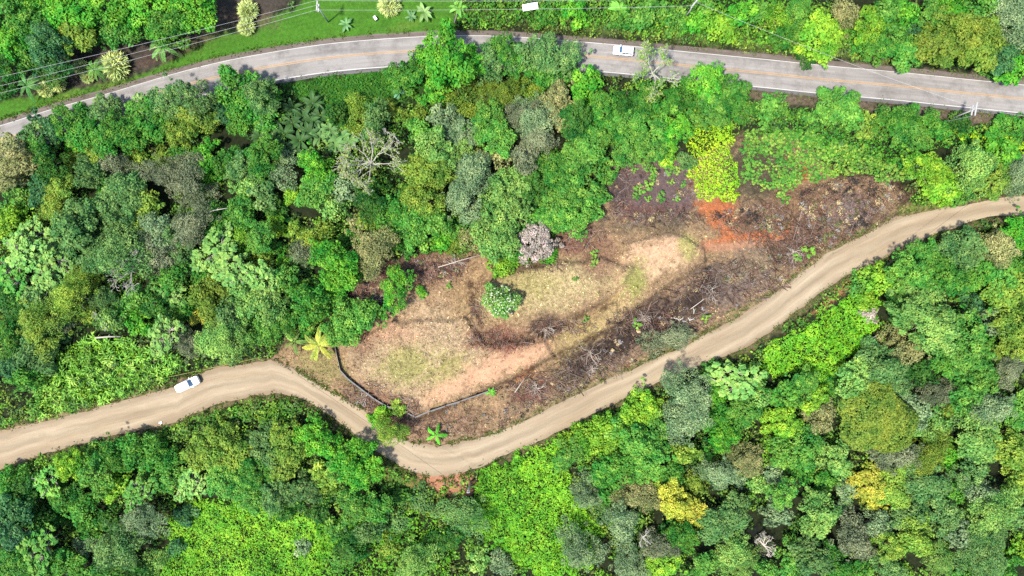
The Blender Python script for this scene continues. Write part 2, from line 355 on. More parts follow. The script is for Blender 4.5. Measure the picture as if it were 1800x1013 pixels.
def ground_colour(px, py):
    n = len(px); c = np.tile(np.array(BASE), (n, 1)); ro = np.ones(n)
    wob = (fbm(px / 26, py / 26, 41, 4) - .5) * 2; wob2 = (vnoise(px / 5, py / 5, 57) - .5) * 2; wob3 = (vnoise(px / 1.9, py / 1.9, 58) - .5) * 2
    for sh, col, soft, k, rough in PAINT:
        if sh[0] == 'e':
            _, x, y, rx, ry, a = sh; dx, dy = px - x, py - y
            u = (dx * math.cos(a) + dy * math.sin(a)) / rx; v = (-dx * math.sin(a) + dy * math.cos(a)) / ry
            d = (np.hypot(u, v) - 1) * min(rx, ry)
        elif sh[0] == 'l': d = dist_line(px, py, sh[1]) - sh[2]
        else: d = sdist(px, py, sh)
        w = k * sstep(soft, -soft, d + wob * soft * .9 + wob2 * soft * .7 + wob3 * soft * .85)
        c = c * (1 - w[:, None]) + np.array(col) * w[:, None]; ro = ro * (1 - w) + rough * w
    return c, ro
def axis(lo, hi, step, far):
    a = list(np.arange(lo, hi + .01, step)); s = step
    while a[-1] < far: s *= 1.5; a.append(a[-1] + s)
    s = step
    while a[0] > -far: s *= 1.5; a.insert(0, a[0] - s)
    return np.array(a)
gx, gy = axis(-125, 125, .5, 3000), axis(-76, 76, .5, 3000)
GX, GY = np.meshgrid(gx, gy); nx, ny = len(gx), len(gy)
fx, fy = GX.ravel(), GY.ravel(); fz = height(fx, fy)
gpx, gpy = to_px(fx, fy, fz)
onroad = np.maximum(sstep(30, 26, dist_line(gpx, gpy, ROAD[::2])), sstep(-1, -5, sdist(gpx, gpy, DIRT_POLY)))
me = bpy.data.meshes.new('ground'); nv = nx * ny
me.vertices.add(nv); me.vertices.foreach_set('co', np.stack([fx, fy, fz - .22 * onroad], 1).astype(np.float32).ravel())
ii = (np.arange(ny - 1)[:, None] * nx + np.arange(nx - 1)[None]).ravel()
q = np.stack([ii, ii + 1, ii + nx + 1, ii + nx], 1).astype(np.int32)
me.loops.add(q.size); me.loops.foreach_set('vertex_index', q.ravel()); me.polygons.add(len(q)); me.polygons.foreach_set('loop_start', np.arange(0, q.size, 4, dtype=np.int32))
me.polygons.foreach_set('use_smooth', np.ones(len(q), bool))
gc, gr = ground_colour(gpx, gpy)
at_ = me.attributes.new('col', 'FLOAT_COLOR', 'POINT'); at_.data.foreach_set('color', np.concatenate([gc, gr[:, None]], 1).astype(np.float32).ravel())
me.update(calc_edges=True); link('ground', me, M_GROUND, kind='structure')

# ------------------------------------------------------------------ roads
def road_mat(name, c0, c1, c2, along=.05, across=1.2, bump=.15, edge=None, half=3.0, tracks=False):
    m, t, b = mat(name); b.inputs['Roughness'].default_value = .9; b.inputs['Specular IOR Level'].default_value = .15
    uv = nd(t, 'ShaderNodeUVMap'); mp = nd(t, 'ShaderNodeMapping'); mp.inputs['Scale'].default_value = (along, across, 1); t.links.new(uv.outputs[0], mp.inputs[0])
    n1 = nd(t, 'ShaderNodeTexNoise'); n1.inputs['Scale'].default_value = 1; n1.inputs['Detail'].default_value = 6; n1.inputs['Roughness'].default_value = .65; t.links.new(mp.outputs[0], n1.inputs['Vector'])
    n2 = nd(t, 'ShaderNodeTexNoise'); n2.inputs['Scale'].default_value = .22; n2.inputs['Detail'].default_value = 6; n2.inputs['Roughness'].default_value = .7; t.links.new(uv.outputs[0], n2.inputs['Vector'])
    n3 = nd(t, 'ShaderNodeTexNoise'); n3.inputs['Scale'].default_value = 3.5; n3.inputs['Detail'].default_value = 3; t.links.new(uv.outputs[0], n3.inputs['Vector'])
    r1 = nd(t, 'ShaderNodeValToRGB'); r1.color_ramp.elements[0].position = .36; r1.color_ramp.elements[1].position = .64
    r1.color_ramp.elements[0].color = (*c1, 1); r1.color_ramp.elements[1].color = (*c0, 1); t.links.new(n1.outputs[0], r1.inputs[0])
    f2 = nd(t, 'ShaderNodeMapRange'); f2.inputs[1].default_value = .46; f2.inputs[2].default_value = .68; f2.inputs[4].default_value = .8; t.links.new(n2.outputs[0], f2.inputs[0])
    mx = nd(t, 'ShaderNodeMix'); mx.data_type = 'RGBA'; mx.inputs[7].default_value = (*c2, 1); t.links.new(f2.outputs[0], mx.inputs[0]); t.links.new(r1.outputs[0], mx.inputs[6])
    last = mx.outputs[2]
    if edge:
        sp = nd(t, 'ShaderNodeSeparateXYZ'); t.links.new(uv.outputs[0], sp.inputs[0]); ab = nd(t, 'ShaderNodeMath', operation='ABSOLUTE'); t.links.new(sp.outputs[1], ab.inputs[0])
        ad = nd(t, 'ShaderNodeMath', operation='ADD'); t.links.new(ab.outputs[0], ad.inputs[0])
        nm = nd(t, 'ShaderNodeMapRange'); nm.inputs[3].default_value = -.9; nm.inputs[4].default_value = .9; t.links.new(n2.outputs[0], nm.inputs[0]); t.links.new(nm.outputs[0], ad.inputs[1])
        fe = nd(t, 'ShaderNodeMapRange'); fe.inputs[1].default_value = half - 1.0; fe.inputs[2].default_value = half + .3; fe.inputs[4].default_value = .85; t.links.new(ad.outputs[0], fe.inputs[0])
        m2 = nd(t, 'ShaderNodeMix'); m2.data_type = 'RGBA'; m2.inputs[7].default_value = (*edge, 1); t.links.new(fe.outputs[0], m2.inputs[0]); t.links.new(last, m2.inputs[6]); last = m2.outputs[2]
    if tracks:                                   # packed wheel tracks stay paler than the loose crown between them
        ws = nd(t, 'ShaderNodeMath', operation='MULTIPLY'); ws.inputs[1].default_value = 2.1; wn = nd(t, 'ShaderNodeMath', operation='ADD'); t.links.new(sp.outputs[1], wn.inputs[0]); t.links.new(nm.outputs[0], wn.inputs[1]); t.links.new(wn.outputs[0], ws.inputs[0])
        cs = nd(t, 'ShaderNodeMath', operation='COSINE'); t.links.new(ws.outputs[0], cs.inputs[0]); cr_ = nd(t, 'ShaderNodeMapRange'); cr_.inputs[1].default_value = -1; cr_.inputs[3].default_value = 1.07; cr_.inputs[4].default_value = .88; t.links.new(cs.outputs[0], cr_.inputs[0])
        tv = nd(t, 'ShaderNodeVectorMath', operation='SCALE'); t.links.new(last, tv.inputs[0]); t.links.new(cr_.outputs[0], tv.inputs['Scale']); last = tv.outputs[0]
    f3 = nd(t, 'ShaderNodeMapRange'); f3.inputs[3].default_value = .86; f3.inputs[4].default_value = 1.14; t.links.new(n3.outputs[0], f3.inputs[0])
    s = nd(t, 'ShaderNodeVectorMath', operation='SCALE'); t.links.new(last, s.inputs[0]); t.links.new(f3.outputs[0], s.inputs['Scale']); t.links.new(s.outputs[0], b.inputs['Base Color'])
    bp = nd(t, 'ShaderNodeBump'); bp.inputs['Strength'].default_value = .5; bp.inputs['Distance'].default_value = bump; t.links.new(n3.outputs[0], bp.inputs['Height']); t.links.new(bp.outputs[0], b.inputs['Normal'])
    return m
def strip(name, A, B, nc, m, lift, wob=0.0, parent=None, kind=None, seed=1):
    """sheet between two pixel polylines, following the ground"""
    A, B = np.array(A), np.array(B); n = len(A); T = np.linspace(0, 1, nc + 1)
    u = np.arange(n); wa = (fbm(u / 2.2, u * 0 + 3, seed) - .5) * wob; wb = (fbm(u / 2.2, u * 0 + 9, seed) - .5) * wob
    d = B - A; ln = np.linalg.norm(d, axis=1, keepdims=True); dn = d / ln; A = A + dn * wa[:, None]; B = B + dn * wb[:, None]
    P = A[:, None] + (B - A)[:, None] * T[None, :, None]; x, y, z = at_arr(P[..., 0].ravel(), P[..., 1].ravel())
    z = z + lift; mid = P[:, nc // 2]; s = np.concatenate([[0], np.cumsum(np.linalg.norm(np.diff(mid, axis=0), axis=1))]) * PX
    me = bpy.data.meshes.new(name); ii = (np.arange(n - 1)[:, None] * (nc + 1) + np.arange(nc)[None]).ravel()
    F = np.stack([ii, ii + nc + 1, ii + nc + 2, ii + 1], 1)
    me.from_pydata(np.stack([x, y, z], 1).tolist(), [], F.tolist())
    uvl = me.uv_layers.new(name='UVMap'); wd = np.linalg.norm(B - A, axis=1) * PX
    UV = np.stack([np.repeat(s, nc + 1), ((T[None] - .5) * wd[:, None]).ravel()], 1)
    idx = np.zeros(len(me.loops), np.int32); me.loops.foreach_get('vertex_index', idx); uvl.data.foreach_set('uv', UV[idx].astype(np.float32).ravel())
    me.polygons.foreach_set('use_smooth', [True] * len(me.polygons)); me.update()
    return link(name, me, m, parent, kind)
def offset(line, d):
    t = np.gradient(line, axis=0); t /= np.linalg.norm(t, axis=1, keepdims=True); nrm = np.stack([-t[:, 1], t[:, 0]], 1)
    return line + nrm * d           # +d = down in the picture
M_ASPH = road_mat('worn_asphalt', gnd(192, 185, 177), gnd(163, 156, 149), gnd(134, 128, 121), .035, .9, .02)
M_SHO = road_mat('gritty_shoulder', gnd(148, 134, 122), gnd(124, 112, 102), gnd(112, 100, 90), .06, 1.5, .05)
M_SHOD = road_mat('dark_shoulder', gnd(140, 136, 134), gnd(122, 117, 115), gnd(112, 108, 104), .05, 1.5, .05)
M_WHITE = plain('white_road_paint', gnd(228, 224, 216), .7, var=.35, scale=.5)
M_YEL = plain('yellow_road_paint', gnd(212, 168, 112), .7, var=.4, scale=.4)
rd = strip('paved_road', offset(ROAD, -25), offset(ROAD, 26.2), 8, M_ASPH, .02, 0, kind='structure')
strip('shoulder', offset(ROAD, -33.5), offset(ROAD, -25.05), 3, M_SHO, .03, 2.2, rd, seed=5)
strip('shoulder', offset(ROAD, 26.25), offset(ROAD, 32), 3, M_SHOD, .03, 1.6, rd, seed=6)
strip('edge_line', offset(ROAD, -24.6), offset(ROAD, -23.6), 1, M_WHITE, .035, 0, rd)
strip('edge_line', offset(ROAD, 24.3), offset(ROAD, 25.8), 1, M_WHITE, .035, 0, rd)
strip('centre_line', offset(ROAD, -1.9), offset(ROAD, -.7), 1, M_YEL, .035, 0, rd)
strip('centre_line', offset(ROAD, .7), offset(ROAD, 1.9), 1, M_YEL, .035, 0, rd)
M_DIRT = road_mat('packed_dirt', gnd(208, 188, 156), gnd(178, 155, 124), gnd(194, 171, 138), .05, .75, .08, gnd(172, 146, 114), 3.6, True)
strip('dirt_road', DT, DB, 12, M_DIRT, .03, 8, kind='structure', seed=21)

# ------------------------------------------------------------------ foliage prototypes
def outline(th, ph):
    return 1 + .19 * np.sin(2 * th + ph[0]) + .15 * np.sin(3 * th + ph[1]) + .10 * np.sin(5 * th + ph[2]) + .07 * np.sin(9 * th + ph[3])
def lobes_crown(name, seed, Rr, nl, lr, per, L, hf=.5, wid=.6, up=.45, jit=.55, hole=0.0):
    g = np.random.default_rng(seed); ph = g.uniform(0, 6.28, 4); V = []; rn = []; C = []
    for i in range(nl):
        for _ in range(12):                     # keep the lobes apart so gaps stay between them
            th = g.uniform(0, 6.28); u = math.sqrt(g.uniform(0, 1)); rl = g.uniform(*lr)
            rad = (Rr * float(outline(th, ph)) - rl * .75) * u
            c = np.array([rad * math.cos(th), rad * math.sin(th), Rr * hf * (1 - u ** 2.2) + g.uniform(-.34, .34) * Rr * hf - rl * .5])
            if all(np.linalg.norm((c - q)[:2]) > .92 * max(rl, r2) for q, r2 in C): break
        if i > nl * .8:                        # stray sprays past the outline keep the edge ragged
            rl = lr[0] * g.uniform(.4, .9); rad = Rr * float(outline(th, ph)) * g.uniform(.9, 1.16); c = np.array([rad * math.cos(th), rad * math.sin(th), g.uniform(-.12, .1) * Rr])
        C.append((c, rl))
        n = int(per * (rl / lr[1]) ** 2) + 10
        d = g.normal(size=(n, 3)); d /= np.linalg.norm(d, axis=1, keepdims=True); d[:, 2] = np.abs(d[:, 2]) * np.where(g.uniform(size=n) < .8, 1, -.7)
        bump = 1 + .16 * np.sin(d[:, 0] * 5 + ph[0] + i) * np.cos(d[:, 1] * 5 + ph[1] + i)
        P = c + d * rl * (g.uniform(.72, 1.1, n) * bump)[:, None] * np.array([g.uniform(.8, 1.25), g.uniform(.8, 1.25), .85])
        N = d * .8 + np.array([0, 0, up]) + g.normal(size=(n, 3)) * jit
        V.append(leaves(P, N, L * g.uniform(.75, 1.3) * g.uniform(.55, 1.45, n), wid, gen=g)); rn.append(np.clip(.5 * g.uniform() + .5 * g.uniform(size=n) + .12 * (c[2] / (Rr * hf) - .4), 0, 1))
    return mesh_quads(name, np.concatenate(V), np.concatenate(rn))
def dome_crown(name, seed, Rr, n, L, hf=.5, rough=.10):
    g = np.random.default_rng(seed); ph = g.uniform(0, 6.28, 4); th = g.uniform(0, 6.28, n); u = np.sqrt(g.uniform(0, 1, n))
    rad = Rr * outline(th, ph) ** .6 * u; x, y = rad * np.cos(th), rad * np.sin(th)
    z = Rr * hf * (1 - u ** 3) + (fbm(x / 1.6 + 40, y / 1.6 + 40, seed) - .5) * Rr * rough * 2.2 + g.uniform(-.15, .05, n)
    N = np.stack([x / Rr * .5, y / Rr * .5, np.ones(n)], 1) + g.normal(size=(n, 3)) * .5
    return mesh_quads(name, leaves(np.stack([x, y, z], 1), N, L * g.uniform(.6, 1.4, n), gen=g), g.uniform(size=n))
def rosette_crown(name, seed, Rr, nc, L, k=9):
    """open crown: separate round clusters of big leaves at the branch ends"""
    g = np.random.default_rng(seed); ph = g.uniform(0, 6.28, 4); V = []; rn = []; C = []
    for i in range(nc):
        for _ in range(20):
            th = g.uniform(0, 6.28); u = math.sqrt(g.uniform(.02, 1)); rad = Rr * float(outline(th, ph)) * u * .92
            c = np.array([rad * math.cos(th), rad * math.sin(th), Rr * .4 * (1 - u ** 2) + g.uniform(-.15, .15) * Rr])
            if all(np.linalg.norm((c - q)[:2]) > L * 1.05 for q in C): break
        C.append(c); n = int(k * g.uniform(1.4, 2.4)); a = g.uniform(0, 6.28, n); e = g.uniform(.1, 1.2, n)
        d = np.stack([np.cos(a) * np.cos(e), np.sin(a) * np.cos(e), np.sin(e)], 1)
        P = c + d * L * .55 * g.uniform(.7, 1.2, (n, 1)); N = d * .45 + np.array([0, 0, 1]) + g.normal(size=(n, 3)) * .3
        V.append(leaves(P, N, L * g.uniform(.6, 1.05, n), .62, gen=g)); rn.append(np.clip(.4 * g.uniform() + .6 * g.uniform(size=n), 0, 1))
    me = mesh_quads(name, np.concatenate(V), np.concatenate(rn)); return me, C
def spiky_crown(name, seed, Rr, n, L):
    g = np.random.default_rng(seed); d = g.normal(size=(n, 3)); d[:, 2] = np.abs(d[:, 2]) * .9 + .05; d /= np.linalg.norm(d, axis=1, keepdims=True)
    P = d * Rr * g.uniform(.45, .95, (n, 1)) * np.array([1, 1, .8]); t = d + g.normal(size=(n, 3)) * .28; t /= np.linalg.norm(t, axis=1, keepdims=True)
    s = np.cross(t, g.normal(size=(n, 3))); s /= np.linalg.norm(s, axis=1, keepdims=True); l = L * g.uniform(.6, 1.2, (n, 1)); w = l * .085
    return mesh_quads(name, np.stack([P - t * l * .4, P + s * w, P + t * l * .6 - np.array([0, 0, .12]), P - s * w], 1), g.uniform(size=n))
def trunk_mesh(name, seed, limbs=6, up=.62, thick=.05):
    """unit tree frame: crown radius 1 in plan, crown centre at height 1"""
    g = np.random.default_rng(seed); m = MB(); lean = g.uniform(-.05, .05, 2)
    m.tube([(0, 0, -.08), (lean[0], lean[1], .3), (lean[0] * 2, lean[1] * 2, up), (lean[0] * 2, lean[1] * 2, .95)], thick * 1.35, thick * .5, 7)
    for i in range(limbs):
        a = 6.28 * i / limbs + g.uniform(-.4, .4); r = g.uniform(.5, .85); z0 = g.uniform(.45, .8)
        p = np.array([lean[0] * 2, lean[1] * 2, z0]); e = np.array([r * math.cos(a), r * math.sin(a), 1.0 + g.uniform(-.06, .12)]); mid = (p + e) / 2 + np.array([0, 0, .06]) + g.normal(size=3) * .04
        m.tube([p, mid, e], thick * .5, thick * .15, 5)
        for _ in range(2):
            q = mid + (e - mid) * g.uniform(.1, .7); m.tube([q, q + np.array([g.uniform(-.3, .3), g.uniform(-.3, .3), g.uniform(.03, .14)])], thick * .2, thick * .07, 4)
    return m.mesh(name, True)
A_ = {}; F_ = {}
SZ = {'S': 2.2, 'M': 4.2, 'L': 6.6}
for k in range(3):
    A_['S', k] = lobes_crown('crown_leaves', 100 + k, 2.2, 13, (.55, .9), 150, .36)
    A_['M', k] = lobes_crown('crown_leaves', 110 + k, 4.2, (30, 44, 22)[k], ((.75, 1.35), (.5, 1.15), (.9, 1.7))[k], (260, 190, 330)[k], (.42, .36, .52)[k])
    A_['L', k] = lobes_crown('crown_leaves', 120 + k, 6.6, (58, 84, 44)[k], ((.9, 1.8), (.6, 1.5), (1.1, 2.2))[k], (380, 270, 470)[k], (.46, .38, .56)[k])
    F_['S', k] = lobes_crown('crown_leaves', 130 + k, 2.2, 16, (.5, 1.0), 260, .25, .55, .5, .3, .7)
    F_['M', k] = lobes_crown('crown_leaves', 140 + k, 4.2, 40, (.7, 1.5), 420, .28, .5, .5, .35, .7)
    F_['L', k] = lobes_crown('crown_leaves', 150 + k, 6.6, 70, (.9, 2.0), 620, .32, .5, .5, .35, .7)
D_ = [dome_crown('crown_leaves', 160, 6.6, 9000, .38), dome_crown('crown_leaves', 161, 4.2, 4500, .36)]
C_ = [rosette_crown('crown_leaves', 170 + k, 4.2, 40, 1.0) for k in range(3)]
SPK = [spiky_crown('crown_leaves', 180 + k, 2.6, 1500, 1.5) for k in range(2)]
TRK = [trunk_mesh('trunk_wood', 190 + k) for k in range(4)]
def branch_mesh(name, seed, tips, z0):
    """pale limbs running from a fork at z0 (crown-local) to each leaf cluster"""
    g = np.random.default_rng(seed); m = MB(); hubs = []
    for i in range(5):
        a = 6.28 * i / 5 + g.uniform(-.4, .4); h = np.array([1.5 * math.cos(a), 1.5 * math.sin(a), .2 + g.uniform(-.2, .4)]); hubs.append(h)
        m.tube([(0, 0, z0), (h[0] * .45, h[1] * .45, z0 * .35), h], .17, .10, 5)
    for c in tips:
        h = min(hubs, key=lambda q: np.linalg.norm(q - c)); mid = (h + c) / 2 + g.normal(size=3) * .18; m.tube([h, mid, c], .09, .04, 4)
    return m.mesh(name, True)
CB_ = [branch_mesh('limb_wood', 200 + k, C_[k][1], -2.2) for k in range(3)]

